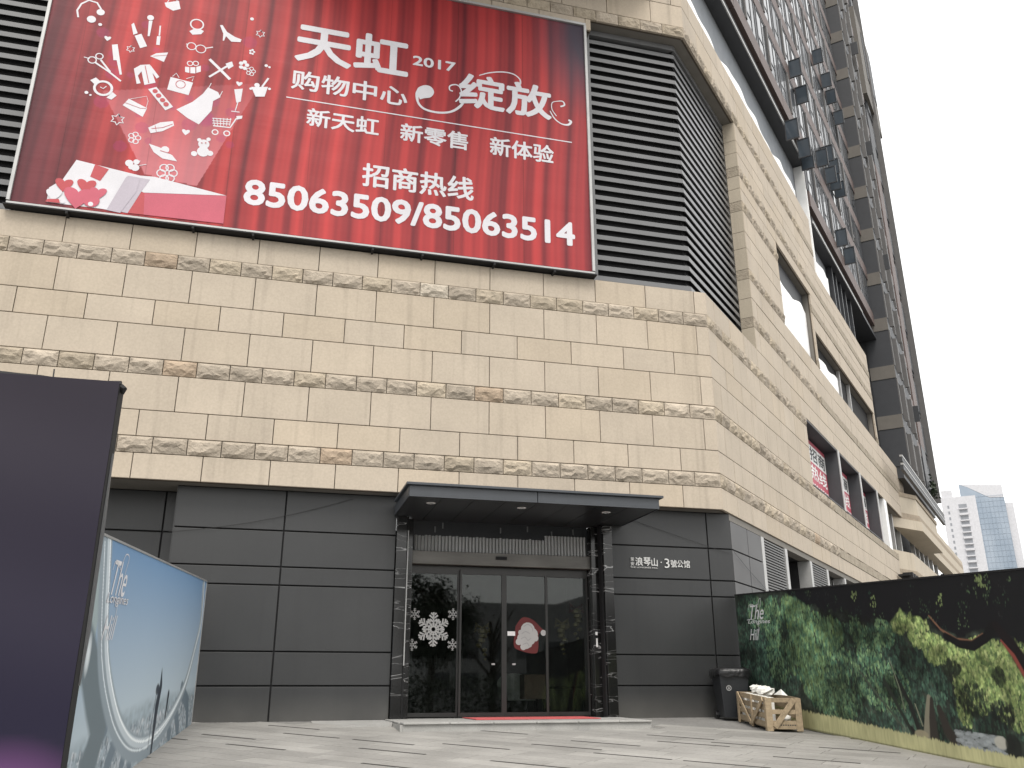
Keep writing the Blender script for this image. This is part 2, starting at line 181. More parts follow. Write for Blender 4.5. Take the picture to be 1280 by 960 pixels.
M['panel'] = pm('dark_aluminium_panel', (.031, .032, .033), .42, var=.1, scale=.9, fine=.03, bump=.025, bscale=1.1, spec=.45, rvar=.03, dirt=True, streak=.12)
M['panel_lt'] = pm('sky_lightened_panel', (.075, .075, .077), .58, var=.05, scale=.7, fine=.02, spec=.5, rvar=.05)  # lighter copy of the dark panel, sky reflection put into its colour
M['gap'] = pm('black_gap', (.008, .008, .009), .8, var=.1)
M['louver'] = pm('grey_louver_paint', (.135, .137, .14), .34, var=.06, fine=.03)
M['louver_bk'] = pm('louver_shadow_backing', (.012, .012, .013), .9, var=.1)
M['alu'] = pm('light_aluminium', (.38, .38, .375), .45, metal=.3, var=.08)
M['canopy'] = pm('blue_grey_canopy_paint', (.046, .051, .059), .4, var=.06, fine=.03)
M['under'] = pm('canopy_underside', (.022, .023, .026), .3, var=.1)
M['doorfr'] = pm('dark_bronze_frame', (.035, .034, .033), .35, metal=.4, var=.08)
M['header'] = pm('brushed_grey_header', (.12, .114, .104), .4, metal=.3, var=.3, scale=1.2, stretch=(1, 1, 4), fine=.03)
M['white'] = pm('white_paint', (.8, .8, .79), .6, var=.04)
M['white_sheet'] = pm('white_plastic_sheet', (.86, .86, .86), .55, var=.04, scale=2, bump=.25, bscale=1.4, bdist=.08)
M['concrete'] = pm('grey_granite_edge', (.34, .335, .32), .7, var=.1, scale=4, fine=.1, bump=.1)
M['pave'] = pm('granite_paving', (.3, .3, .29), .72, var=.14, scale=1.1, fine=.08, bump=.12, bscale=70, objcol=True, rvar=.08)
M['pavebase'] = pm('paving_bed', (.2, .195, .185), .9, var=.15, scale=.8, fine=.15)
M['blackstone'] = pm('black_granite_strip', (.045, .043, .04), .6, var=.15)
M['red_carpet'] = pm('red_carpet', (.5, .1, .1), .95, var=.1, scale=8, fine=.15, bump=.3, bscale=150)
M['brown'] = pm('brown_tower_tile', (.105, .075, .068), .6, var=.1, scale=1.5, fine=.08)
M['tgrey'] = pm('grey_tower_paint', (.05, .052, .058), .6, var=.1)
M['tdark'] = pm('dark_tower_panel', (.032, .034, .039), .5, var=.08)
M['tbeige'] = pm('beige_tower_band', (.125, .114, .1), .7, var=.06)
M['tfin'] = pm('light_tower_fin', (.1, .096, .094), .5, var=.08)
M['vent'] = pm('grey_vent_slat', (.1, .1, .1), .5, var=.06)
M['script'] = pm('white_script_print', (.66, .66, .68), .6, var=.03)
M['recess'] = pm('blue_grey_terrace_wall', (.2, .215, .235), .7, var=.08)
M['sash'] = pm('casement_frame', (.03, .032, .036), .4, var=.05)
M['plastic_bin'] = pm('black_bin_plastic', (.016, .018, .021), .45, var=.1, bump=.05)
M['bag'] = pm('black_bag', (.012, .012, .013), .3, var=.1, bump=.5, bscale=14, bdist=.03)
M['pine'] = pm('raw_pine', (.44, .3, .16), .75, var=.2, scale=4, stretch=(6, 1, 6), fine=.1, bump=.2, bscale=30, objcol=True)
M['foam'] = pm('white_foam', (.75, .74, .7), .8, var=.06, bump=.4, bscale=12, bdist=.03)
M['cable'] = pm('black_cable', (.02, .02, .02), .6, var=.05)
M['print_white'] = pm('white_print', (.58, .57, .6), .6, var=.04)
M['print_dark'] = pm('dark_red_print', (.4, .05, .06), .6, var=.05)
M['print_pink'] = pm('pale_grey_print', (.4, .36, .41), .6, var=.03)
M['print_rose'] = pm('rose_print', (.45, .08, .12), .6, var=.06)
M['sticker'] = pm('frosted_sticker', (.43, .43, .42), .7, var=.05)
M['stickred'] = pm('red_sticker', (.11, .014, .014), .7, var=.1)
M['stickgrey'] = pm('grey_sticker_line', (.3, .3, .3), .7, var=.05)
M['gold'] = pm('gold_ornament', (.3, .24, .12), .4, metal=.5, var=.1)
M['signmetal'] = pm('brushed_sign_metal', (.55, .55, .54), .4, metal=.2, var=.05)
M['cardboard'] = pm('cardboard', (.3, .22, .16), .8, var=.08)
M['room'] = pm('dim_room_paint', (.16, .155, .145), .6, var=.2)
M['whitetile'] = pm('hazy_tile_facade', (.5, .5, .52), .6, var=.03, scale=.05)  # white tile toned blue-grey, distance haze put into the colour
M['greywin'] = pm('hazy_window_glass', (.22, .23, .25), .5, var=.1, scale=.3)  # dark panes made grey, distance haze put into the colour
M['leaf'] = pm('leaf_green', (.02, .032, .014), .7, var=.3)
M['bark'] = pm('bark', (.05, .04, .03), .8, var=.2)
M['facade_far'] = pm('grey_facade', (.3, .3, .3), .7, var=.15, scale=.1)
def glossy(name, tint, gl, rough=.03, ior=1.45, see=.5):
    m = bpy.data.materials.new(name); m.use_nodes = True; t = m.node_tree; t.nodes.clear()
    o = N(t, 'ShaderNodeOutputMaterial'); mi = N(t, 'ShaderNodeMixShader'); fr = N(t, 'ShaderNodeFresnel'); fr.inputs[0].default_value = ior
    tr = N(t, 'ShaderNodeBsdfTransparent'); tr.inputs[0].default_value = (*[c * see for c in tint], 1)
    gb = N(t, 'ShaderNodeBsdfGlossy'); gb.inputs[0].default_value = (*gl, 1); gb.inputs['Roughness'].default_value = rough
    L(t, fr.outputs[0], mi.inputs[0]); L(t, tr.outputs[0], mi.inputs[1]); L(t, gb.outputs[0], mi.inputs[2]); L(t, mi.outputs[0], o.inputs[0])
    return m
M['doorglass'] = glossy('tinted_door_glass', (.8, .84, .82), (.9, .92, .92), .02, 1.5, .75)
M['casglass'] = pm('casement_glass', (.055, .068, .082), .12, var=.1, fine=.0, spec=.6)
def towerglass():
    m, t, b = nmat('tower_window_glass')
    b.inputs['Base Color'].default_value = (.03, .035, .042, 1); b.inputs['Roughness'].default_value = .08; b.inputs['IOR'].default_value = 1.6
    oi = N(t, 'ShaderNodeObjectInfo'); r = N(t, 'ShaderNodeMapRange'); r.inputs[3].default_value = .03; r.inputs[4].default_value = .4; L(t, oi.outputs['Random'], r.inputs[0]); L(t, r.outputs[0], b.inputs['Roughness'])
    return m
M['tglass'] = towerglass()
def marble():
    m, t, b = nmat('black_marble'); b.inputs['Roughness'].default_value = .12
    g = N(t, 'ShaderNodeNewGeometry'); mp = N(t, 'ShaderNodeMapping'); mp.inputs['Scale'].default_value = (.4, .4, 2.6); mp.inputs['Rotation'].default_value = (.2, .35, 0); L(t, g.outputs[0], mp.inputs[0])
    n = N(t, 'ShaderNodeTexNoise'); n.inputs['Scale'].default_value = 1.7; n.inputs['Detail'].default_value = 4; n.inputs['Distortion'].default_value = .6; L(t, mp.outputs[0], n.inputs[0])
    c = N(t, 'ShaderNodeValToRGB'); e = c.color_ramp.elements; e[0].position = .0; e[0].color = (.008, .008, .009, 1); e[1].position = 1; e[1].color = (.008, .008, .009, 1)
    for p, v in ((.61, .008), (.62, .4), (.63, .02), (.385, .01), (.393, .16), (.40, .01)):
        x = c.color_ramp.elements.new(p); x.color = (v, v, v, 1)
    L(t, n.outputs[0], c.inputs[0]); L(t, c.outputs[0], b.inputs['Base Color']); return m
M['marble'] = marble()
def printed(name, rough=.6, bump=0.0, spec=.3):
    m, t, b = nmat(name); a_ = N(t, 'ShaderNodeAttribute', attribute_name='ink'); L(t, a_.outputs['Color'], b.inputs['Base Color'])
    b.inputs['Roughness'].default_value = rough; b.inputs['Specular IOR Level'].default_value = spec
    if bump:
        g = N(t, 'ShaderNodeNewGeometry'); mp = N(t, 'ShaderNodeMapping'); mp.inputs['Scale'].default_value = (.5, .5, 5); L(t, g.outputs[0], mp.inputs[0])
        n = N(t, 'ShaderNodeTexNoise'); n.inputs['Scale'].default_value = 1.2; n.inputs['Detail'].default_value = 4; L(t, mp.outputs[0], n.inputs[0])
        bp = N(t, 'ShaderNodeBump'); bp.inputs['Strength'].default_value = bump; bp.inputs['Distance'].default_value = .05; L(t, n.outputs[0], bp.inputs['Height']); L(t, bp.outputs[0], b.inputs['Normal'])
    return m
def s2l(c):
    c = np.asarray(c, float) / 255.0
    return np.where(c <= .04045, c / 12.92, ((c + .055) / 1.055) ** 2.4)
def ink_sheet(name, mat, parent, pt, U, V, img, disp=None):
    """flat printed sheet; img[j,i,3] (linear) over U x V metres; pt(u, out, v) -> world"""
    nv, nu = img.shape[:2]
    us = np.linspace(U[0], U[1], nu); vs = np.linspace(V[0], V[1], nv)
    p0, pu, pv, po = (np.array(pt(*q)) for q in ((0, 0, 0), (1, 0, 0), (0, 0, 1), (0, 1, 0)))
    G = p0 + us[None, :, None] * (pu - p0) + vs[:, None, None] * (pv - p0)
    if disp is not None: G = G + disp[..., None] * (po - p0)
    c = G.reshape(-1, 3).mean(0); P = (G.reshape(-1, 3) - c)
    idx = np.arange(nu * nv).reshape(nv, nu); q = np.stack([idx[:-1, :-1], idx[:-1, 1:], idx[1:, 1:], idx[1:, :-1]], -1).reshape(-1, 4)
    me = bpy.data.meshes.new(name); me.vertices.add(len(P)); me.vertices.foreach_set('co', P.astype(np.float32).ravel())
    me.loops.add(q.size); me.loops.foreach_set('vertex_index', q.astype(np.int32).ravel())
    me.polygons.add(len(q)); me.polygons.foreach_set('loop_start', np.arange(0, q.size, 4, dtype=np.int32)); me.polygons.foreach_set('loop_total', np.full(len(q), 4, dtype=np.int32))
    me.update(calc_edges=True)
    at = me.color_attributes.new('ink', 'FLOAT_COLOR', 'POINT'); rgba = np.ones((len(P), 4), np.float32); rgba[:, :3] = np.clip(img.reshape(-1, 3), 0, 1); at.data.foreach_set('color', rgba.ravel())
    me.materials.append(mat)
    if disp is not None: me.polygons.foreach_set('use_smooth', np.ones(len(q), bool))
    return place(name, me, mat, parent, c)
TXT = {}
def text_mesh(body, x0, x1, z0, z1, pt, out, bold=.0, shear=0.0, name='lettering'):
    """flat lettering filling a box x0..x1, z0..z1 of a wall frame"""
    k = (body, shear)
    if k not in TXT:
        c = bpy.data.curves.new('t', 'FONT'); c.body = body; c.size = 1; c.shear = shear; c.resolution_u = 3
        o = bpy.data.objects.new('t', c); COL.objects.link(o)
        me = bpy.data.meshes.new_from_object(o.evaluated_get(bpy.context.evaluated_depsgraph_get()))
        n = len(me.vertices); co = np.empty(n * 3, np.float32); me.vertices.foreach_get('co', co); co = co.reshape(-1, 3)
        TXT[k] = (co.copy(), [list(p.vertices) for p in me.polygons]); bpy.data.objects.remove(o); bpy.data.meshes.remove(me)
    co, fc = TXT[k]; lo, hi = co.min(0), co.max(0)
    mb = MB(); b_ = bold * (z1 - z0) * .8          # heavier strokes: the outline laid down a few times, a hair apart
    for k_, (dx, dz) in enumerate([(0, 0)] if bold <= 0 else [(0, 0), (b_, 0), (-b_, 0), (0, b_), (0, -b_), (b_ * .7, b_ * .7), (-b_ * .7, b_ * .7), (b_ * .7, -b_ * .7), (-b_ * .7, -b_ * .7)]):
        n0 = len(mb.v); mb.v += [pt(x0 + b_ + dx + (q[0] - lo[0]) / (hi[0] - lo[0]) * (x1 - x0 - 2 * b_), out + .0003 * k_, z0 + b_ + dz + (q[1] - lo[1]) / (hi[1] - lo[1]) * (z1 - z0 - 2 * b_)) for q in co]; mb.f += [[i + n0 for i in f] for f in fc]
    return mb
def ribbon(mb, pts, ws, out):
    pts = [Vector(p) for p in pts]; n = len(pts); Ls, Rs = [], []
    for i, p in enumerate(pts):
        d = (pts[min(i + 1, n - 1)] - pts[max(i - 1, 0)]); d = d.normalized() if d.length else Vector((1, 0)); nn = Vector((-d.y, d.x)); wv = ws[i] if isinstance(ws, (list, tuple)) else ws
        Ls.append(p + nn * wv / 2); Rs.append(p - nn * wv / 2)
    mb.add([(q.x, out, q.y) for q in Ls + Rs], [(i, i + 1, n + i + 1, n + i) for i in range(n - 1)])
def smooth_path(pts, k=6):
    P = [np.array(p, float) for p in pts]; o = []
    for i in range(len(P) - 1):
        a, b, c, d = P[max(i - 1, 0)], P[i], P[i + 1], P[min(i + 2, len(P) - 1)]
        for j in range(k):
            t = j / k; o.append(.5 * ((2 * b) + (c - a) * t + (2 * a - 5 * b + 4 * c - d) * t * t + (3 * b - a - 3 * c + d) * t ** 3))
    o.append(P[-1]); return [tuple(q) for q in o]
def disc(mb, cx, cz, r, out, n=14): mb.add([(cx + r * math.cos(2 * math.pi * i / n), out, cz + r * math.sin(2 * math.pi * i / n)) for i in range(n)], [list(range(n))])
def ring(mb, cx, cz, r, wd, out, n=18): ribbon(mb, [(cx + r * math.cos(2 * math.pi * i / n), cz + r * math.sin(2 * math.pi * i / n)) for i in range(n + 1)], wd, out)
# ------------------------------------------------------------------ ground
SL = .0625; YB = 16.33
def gz(y): return SL * (max(min(y, YB), -6) - YB)
gm = MB()
for (ya, yb) in ((-900, -6), (-6, YB), (YB, 1500)): gm.quad((-900, ya, gz(ya) - .012), (1500, ya, gz(ya) - .012), (1500, yb, gz(yb) - .012), (-900, yb, gz(yb) - .012))
tag(gm.build('plaza_ground', M['pavebase'], fix=False), kind='structure')
pav = thing('plaza_paving', (3.5, 12, gz(12)), 'light grey granite plank paving sloping up to the building', kind='structure')
PAVE_MESH = {}
def ab(a, b): return ((a + b) / math.sqrt(2), (b - a) / math.sqrt(2))          # planks run at 45 degrees
slots = [(-10.72, 9.62), (-9.58, 9.02), (-8.59, 10.42), (-7.3, 10.77), (-6.04, 12.17), (-5.44, 13.57), (-3.18, 12.17), (-4.32, 13.22), (-7.9, 9.72), (-9.9, 10.42), (-6.3, 11.47), (-5.2, 11.12), (-10.9, 11.12), (-8.0, 12.52), (-4.0, 11.12), (-2.9, 13.57), (-5.0, 12.87), (-11.4, 9.02), (-7.0, 8.67), (-5.9, 9.72)]
nb = 0
for i in range(26):
    b0 = 6.22 + .35 * i
    off = random.uniform(0, 1.05)
    for j in range(-14, 14):
        a0 = j * 1.05 + off - 5
        cx_, cy_ = ab(a0 + .525, b0 + .175)
        if not (-1.6 < cx_ < 9.15 and 9.0 < cy_ < 16.3): continue
        if cy_ > 14.6 and 1.9 < cx_ < 6.5: continue
        if cx_ < 0 and cy_ < 10: continue
        gap = .004
        P = [ab(a0 + gap, b0 + gap), ab(a0 + 1.05 - gap, b0 + gap), ab(a0 + 1.05 - gap, b0 + .35 - gap), ab(a0 + gap, b0 + .35 - gap)]
        if max(p[1] for p in P) > 16.32: continue
        mb = MB(); v = [(x, y, gz(y) + .006) for x, y in P]; lo = [(x, y, gz(y) - .03) for x, y in P]
        mb.add(v + lo, [(0, 1, 2, 3), (4, 5, 1, 0), (5, 6, 2, 1), (6, 7, 3, 2), (7, 4, 0, 3)])
        u = random.choice([.88, .93, .97, 1, 1.04, 1.09]); mb.build('paving_stone', M['pave'], pav, color=(.285 * u, .276 * u, .258 * u)); nb += 1
for a0, b0 in slots:
    P = [ab(a0, b0 - .022), ab(a0 + 1.05, b0 - .022), ab(a0 + 1.05, b0 + .022), ab(a0, b0 + .022)]
    mb = MB(); mb.add([(x, y, gz(y) + .010) for x, y in P] + [(x, y, gz(y) - .02) for x, y in P], [(0, 1, 2, 3), (4, 5, 1, 0), (5, 6, 2, 1), (6, 7, 3, 2), (7, 4, 0, 3)])
    mb.build('dark_strip', M['blackstone'], pav)
# ------------------------------------------------------------------ entrance step and ramp
st = thing('entrance_step', (4.2, 15.3, -.1), 'low grey granite entrance step in front of the glass doors', kind='structure')
mb = MB(); mb.prism([(2.12, 14.34), (6.22, 14.34), (6.42, 16.28), (6.42, 16.74), (2.12, 16.74)], -.3, -.022); mb.build('step_core', M['concrete'], st)
xs = [2.12, 2.85, 3.55, 4.25, 4.95, 5.65, 6.22]
for x0, x1 in zip(xs, xs[1:]):
    MB().box(x0 + .004, x1 - .004, 14.30, 14.66, -.018, .012).build('step_edge_stone', M['concrete'], st, bevel=.008)
    MB().box(x0 + .006, x1 - .006, 14.335, 14.37, -.2, -.022).build('step_riser', M['concrete'], st)
MB().box(2.08, 2.118, 14.335, 16.2, -.2, -.022).build('step_riser', M['concrete'], st)
MB().box(2.10, 2.42, 14.668, 16.3, -.018, .012).build('step_edge_stone', M['concrete'], st, bevel=.008)
MB().prism([(5.95, 14.668), (6.22, 14.668), (6.42, 16.25), (6.1, 16.25)], -.018, .012).build('step_edge_stone', M['concrete'], st, bevel=.008)
MB().prism([(2.428, 14.668), (5.942, 14.668), (6.09, 16.25), (6.09, 16.74), (2.428, 16.74)], -.018, .008).build('step_top', M['concrete'], st)
rp = MB(); rp.add([(.85, 15.15, gz(15.15) - .01), (2.07, 15.15, -.002), (2.07, 16.3, .0), (.85, 16.3, -.002), (.85, 15.15, -.3), (2.07, 15.15, -.3), (2.07, 16.3, -.3), (.85, 16.3, -.3)], [(0, 1, 2, 3), (0, 4, 5, 1), (1, 5, 6, 2), (2, 6, 7, 3), (3, 7, 4, 0)])
tag(rp.build('entrance_ramp', M['concrete']), 'grey stone ramp rising along the dark wall to the left end of the step', kind='structure')
cpt = MB(); cpt.prism([(3.5, 15.35), (5.72, 15.35), (5.78, 16.55), (3.52, 16.55)], .013, .026)
tag(cpt.build('door_mat', M['red_carpet']), 'long faded red mat lying on the step in front of the glass doors', 'mat')
# ------------------------------------------------------------------ shopping centre: stonework
mall = thing('shopping_centre', (3, 17, 0), 'pale sandstone shopping centre with rough stone bands, dark ground floor and chamfered corner', 'building')
PA, PB, PR = 8.465, 7.888, 8.172
ROWS = [(3.94, 4.40, 's', 'B'), (4.40, 4.70, 'r', 0), (4.70, 5.18, 's', 'B'), (5.18, 5.85, 's', 'A'), (5.85, 6.15, 'r', 0), (6.15, 6.80, 's', 'A'), (6.80, 7.30, 's', 'B'), (7.30, 7.97, 's', 'A'), (7.97, 8.26, 'r', 0), (8.26, 8.80, 's', 'A'),
        (8.80, 9.43, 's', 'B'), (9.43, 9.72, 'r', 0), (9.72, 10.27, 's', 'B'), (10.27, 10.83, 's', 'A'), (10.83, 11.12, 'r', 0), (11.12, 11.75, 's', 'A'), (11.75, 12.25, 's', 'B'), (12.25, 12.90, 's', 'A'), (12.90, 13.20, 'r', 0), (13.20, 13.60, 's', 'A'), (13.60, 14.0, 's', 'B'),
        (14.0, 14.3, 'r', 0), (14.3, 14.75, 's', 'A'), (14.75, 15.15, 's', 'B'), (15.15, 15.75, 's', 'A'), (15.75, 16.05, 'r', 0), (16.05, 16.7, 's', 'B'), (16.7, 17.35, 's', 'A')]
GAP = .0075
SLABM = {}
def slab_mesh(wd, h, ml, mr, kind):
    k = (round(wd, 2), round(h, 2), ml, mr, kind)
    if k in SLABM: return SLABM[k]
    d = .09; t = d * math.tan(R(22))
    if kind == 's':
        P = [(0, 0, 0), (wd, 0, 0), (wd, 0, h), (0, 0, h)]; Q = [(ml * t, d, 0), (wd - mr * t, d, 0), (wd - mr * t, d, h), (ml * t, d, h)]
        e = .007
        I = [(e, -.003, e), (wd - e, -.003, e), (wd - e, -.003, h - e), (e, -.003, h - e)]
        V = I + P + Q; F = [(0, 1, 2, 3)] + [(i, 4 + i, 4 + (i + 1) % 4, (i + 1) % 4) for i in range(4)] + [(4 + i, 8 + i, 8 + (i + 1) % 4, 4 + (i + 1) % 4) for i in range(4)]
        sm = False
    else:
        nx, nz = 8, 5; rg = np.random.default_rng(random.randrange(10 ** 6)); V, F = [], []
        crack = rg.uniform(.15, .45)
        ph = rg.uniform(0, 6)
        for j in range(nz + 1):
            for i in range(nx + 1):
                u, v = i / nx, j / nz; edge = min(u, 1 - u, v * .7, (1 - v) * .7)
                o = 0 if edge <= 0 else (.012 + rg.uniform(0, .022) + (.028 if v > crack + .14 * math.sin(5 * u + ph) else 0)) * min(1, .5 + edge * 3)
                jx = 0 if i in (0, nx) else rg.uniform(-.025, .025) * wd; jz = 0 if j in (0, nz) else rg.uniform(-.05, .05) * h
                V.append((u * wd + jx, -o, v * h + jz))
        for j in range(nz):
            for i in range(nx):
                a_ = j * (nx + 1) + i
                if rg.random() < .5: F += [(a_, a_ + 1, a_ + nx + 2), (a_, a_ + nx + 2, a_ + nx + 1)]
                else: F += [(a_, a_ + 1, a_ + nx + 1), (a_ + 1, a_ + nx + 2, a_ + nx + 1)]
        b0 = len(V); V += [(0, 0, 0), (wd, 0, 0), (wd, 0, h), (0, 0, h), (ml * t, d, 0), (wd - mr * t, d, 0), (wd - mr * t, d, h), (ml * t, d, h)]
        F += [(b0 + i, b0 + 4 + i, b0 + 4 + (i + 1) % 4, b0 + (i + 1) % 4) for i in range(4)]
        sm = False
    me = bpy.data.meshes.new('slab'); me.from_pydata(V, [], F)
    me.materials.append(M['stone'] if kind == 's' else M['rough'])
    SLABM.setdefault(('pool', kind), []).append(me)
    if kind == 's' or ml or mr: SLABM[k] = me
    else:
        SLABM[k + ('n',)] = SLABM.get(k + ('n',), []) + [me]
        if len(SLABM[k + ('n',)]) >= 10: SLABM[k] = None
        return me
    return me
def pick_mesh(wd, h, ml, mr, kind):
    k = (round(wd, 2), round(h, 2), ml, mr, kind)
    if kind == 'r' and not (ml or mr) and len(SLABM.get(k + ('n',), [])) >= 10: return random.choice(SLABM[k + ('n',)])
    return slab_mesh(wd, h, ml, mr, kind)
def stone_col():
    u = random.gauss(1, .028); wv = random.choice([0, 0, 0, .008, .018]); return (.43 * u, (.37 - wv * .3) * u, (.297 - wv * .7) * u)
def rough_col():
    q = random.random(); u = random.gauss(1, .07)
    c = (.45, .4, .33) if q < .03 else (.37, .29, .215) if q < .06 else (.395, .338, .262) if q < .4 else (.375, .324, .262)
    return tuple(v * u for v in c)
core = MB(FRONT); core_s = MB(SIDE); body = MB(FRONT); body_s = MB(SIDE); stuff_s = MB(SIDE); stuff_r = MB(SIDE)
NS = dict(s=0, r=0)
def lay(fr, s0, s1, row, phase, pitch, ml=0, mr=0, individual=lambda s: True):
    z0, z1, kind, _ = row
    k0 = math.floor((s0 - phase) / pitch); xs = [s0]
    k = k0 + 1
    while phase + k * pitch < s1 - .12:
        if phase + k * pitch > s0 + .12: xs.append(phase + k * pitch)
        k += 1
    xs.append(s1)
    for x0, x1 in zip(xs, xs[1:]):
        a_ = 1 if (ml and x0 == s0) else 0; b_ = 1 if (mr and x1 == s1) else 0
        g0, g1 = (0 if a_ else GAP), (0 if b_ else GAP)
        wd, h = x1 - x0 - g0 - g1, z1 - z0 - 2 * GAP
        if individual(x0):
            me = pick_mesh(wd, h, a_, b_, kind)
            o = place('stone_slab' if kind == 's' else 'rough_stone', me, None, mall, fr(x0 + g0, random.uniform(-.002, .002), z0 + GAP), fr.a, stone_col() if kind == 's' else rough_col())
            NS[kind] += 1
        elif kind == 's': stuff_s.box(x0 + GAP, x1 - GAP, -.09, random.uniform(-.002, .003), z0 + GAP, z1 - GAP)
        else:
            stuff_r.box(x0 + GAP, x1 - GAP, -.09, random.uniform(.008, .02), z0 + GAP, z1 - GAP - .03 * random.random())
XL = -7.3
for row in ROWS:
    z0, z1, kind, ph = row
    fp = {'A': PA, 'B': PB, 0: PR}[ph]; pitch = 1.1545 if kind == 's' else .577
    sp_ = {'A': .55, 'B': 1.05, 0: .4}[ph]; spitch = 1.13 if kind == 's' else .56
    if z1 <= 8.81 or z0 >= 15.7:
        if z0 >= 15.7: lay(FRONT, 3.0, CX, row, fp, pitch, 0, 1)
        else: lay(FRONT, XL, CX, row, fp, pitch, 0, 1)
        core.box(-16, CX - .05, -.10, -.055, z0, z1)
        body.box(-16, CX - .045, -.36, -.10, z0, z1)
    iv = [[0.0, 23.6]]
    if z0 > 8.75 and z1 < 15.8: iv = [[4.0, 23.6]]
    if z0 > 15.1: iv = [[iv[0][0], 13.6]]
    if 8.2 < z0 < 10.8: iv = [[iv[0][0], 30.0]]
    if z1 <= 6.16: iv = [[0.0, 27.5]]
    ops = []
    if 6.1 < z0 < 8.2: ops.append((8.9, 99))
    if 10.8 < z0 < 13.5: ops.append((7.6, 12.0))
    if 10.8 < z0 < 12.2: ops.append((12.15, 23.3))
    for o0, o1 in ops:
        nv = []
        for a0, a1 in iv:
            if o0 > a0: nv.append([a0, min(a1, o0)])
            if o1 < a1: nv.append([max(a0, o1), a1])
        iv = nv
    for a0, a1 in iv:
        if a1 - a0 < .02: continue
        lay(SIDE, a0, a1, row, sp_, spitch, 1 if a0 == 0 else 0, 0, lambda s, z=z0: s < 11.5)
        core_s.box(a0 + (.05 if a0 == 0 else .0), a1 - .002, -.10, -.055, z0, z1)
        body_s.box(a0 + (.045 if a0 == 0 else .004), a1 - .006, -.5 if z0 > 10 else -.36, -.10, z0 + .0005, z1)
# extra plain strip above the banner
row = (15.42, 15.75, 's', 'A'); lay(FRONT, 3.0, 6.30, row, PA, 1.1545); core.box(-16, 6.30, -.10, -.055, 15.42, 15.75); body.box(-16, 6.29, -.3, -.10, 15.42, 15.75)
core.build('joint_backing', M['joint'], mall); core_s.build('joint_backing', M['joint'], mall)
body.build('wall_core', M['soffit'], mall); body_s.build('wall_core', M['soffit'], mall)
def flat_color(o, c): o.color = (*c, 1); return o
o = flat_color(stuff_s.build('stone_slab_courses', M['stone'], mall), (.43, .37, .297)); o['kind'] = 'stuff'
o = flat_color(stuff_r.build('rough_stone_courses', M['rough'], mall), (.32, .278, .22)); o['kind'] = 'stuff'
print('stones', NS, 'paving', nb)
# jamb stones at the end of the corner louver
for z0, z1, kind, ph in ROWS:
    if z0 > 8.75 and z1 < 15.8:
        o = MB(SIDE).box(3.975, 4.03, -.34, -.006, z0 + .006, z1 - .006).build('jamb_stone', M['stone'] if kind == 's' else M['rough'], mall)
        o.color = (*((.41, .36, .285) if kind == 's' else (.32, .278, .22)), 1)
# interior masses so nothing is seen through
MB().prism([(-16, 17.1), (8.0, 17.1), (8.0 + 60 * .719, 17.1 + 60 * .695), (-16, 80)], 17.2, 17.3).build('roof_slab', M['soffit'], mall)
# ------------------------------------------------------------------ corner and left louvers
LR = .35; tl = LR * math.tan(R(22.03))
def louver(name, fr, s0, s1, posts):
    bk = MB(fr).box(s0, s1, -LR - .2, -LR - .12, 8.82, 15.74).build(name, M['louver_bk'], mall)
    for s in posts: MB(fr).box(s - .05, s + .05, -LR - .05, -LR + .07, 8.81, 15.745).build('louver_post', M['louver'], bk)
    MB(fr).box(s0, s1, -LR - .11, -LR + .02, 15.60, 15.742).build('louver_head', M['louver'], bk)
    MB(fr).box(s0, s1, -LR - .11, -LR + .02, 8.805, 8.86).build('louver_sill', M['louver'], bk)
    me = None
    for i in range(26):
        z = 8.98 + i * .2555
        if me is None: me, c0 = MB(fr).prism([(-LR, 0), (-LR, .108), (-LR - .015, .12), (-LR - .1, .17), (-LR - .1, .15), (-LR - .012, .102), (-LR - .012, 0)], s0, s1, 0).mesh('slat', M['louver'])
        place('slat', me, None, bk, c0 + Vector((0, 0, z)))
louver('louver_screen', FRONT, 6.33, CX - tl, [6.30])
louver('louver_screen', SIDE, tl, 3.97, [])
louver('louver_screen', FRONT, -9.5, -5.3, [-5.32])
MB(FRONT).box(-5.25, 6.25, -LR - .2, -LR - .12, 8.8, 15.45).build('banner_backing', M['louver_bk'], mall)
# ------------------------------------------------------------------ ground floor panels
def panels(fr, xs, zs, o, mat, name='metal_panel', th=.04, gap=.014, jit=0.0):
    for x0, x1 in zip(xs, xs[1:]):
        for z0, z1 in zip(zs, zs[1:]): MB(fr).box(x0 + gap, x1 - gap, o - th, o + random.uniform(-.002, .002), z0 + (gap if z0 > 0 else -.15), z1 - gap).build(name, mat, mall, bevel=.004)
ZS = [0, .56, 1.12, 2.24, 2.56, 3.20, 3.94]
panels(FRONT, [-1.74, .14, 2.17], ZS, -.33, M['panel']); panels(FRONT, [6.42, 8.525, 9.065], ZS, -.33, M['panel'])
panels(FRONT, [-7, -4.5, -1.98, -1.745], ZS, -.93, M['panel'])
MB(FRONT).box(-1.745, -1.715, -.96, -.345, -.15, 3.93).build('return_panel', M['panel'], mall)
for q in ((-1.735, 2.165, -.42, -.375), (6.43, 9.03, -.42, -.375), (-16, -1.75, -1.02, -.975)): MB(FRONT).box(*q, -.2, 3.95).build('panel_backing', M['gap'], mall)
MB(FRONT).box(-16, CX - .2, -1.1, -.361, 3.945, 4.0).build('front_soffit', M['soffit'], mall)
SF = .46
MB(SIDE).box(.6, 47, -9, -.305, 3.805, 3.9).build('ground_floor_ceiling', M['gap'], mall)
panels(SIDE, [SF, 1.64, 2.71], [0, 1.12, 2.24, 2.56, 3.20, 3.80], -.02, M['panel_lt'])
MB(SIDE).box(SF + .03, 2.9, -.12, -.065, -.2, 3.8).build('panel_backing', M['gap'], mall)
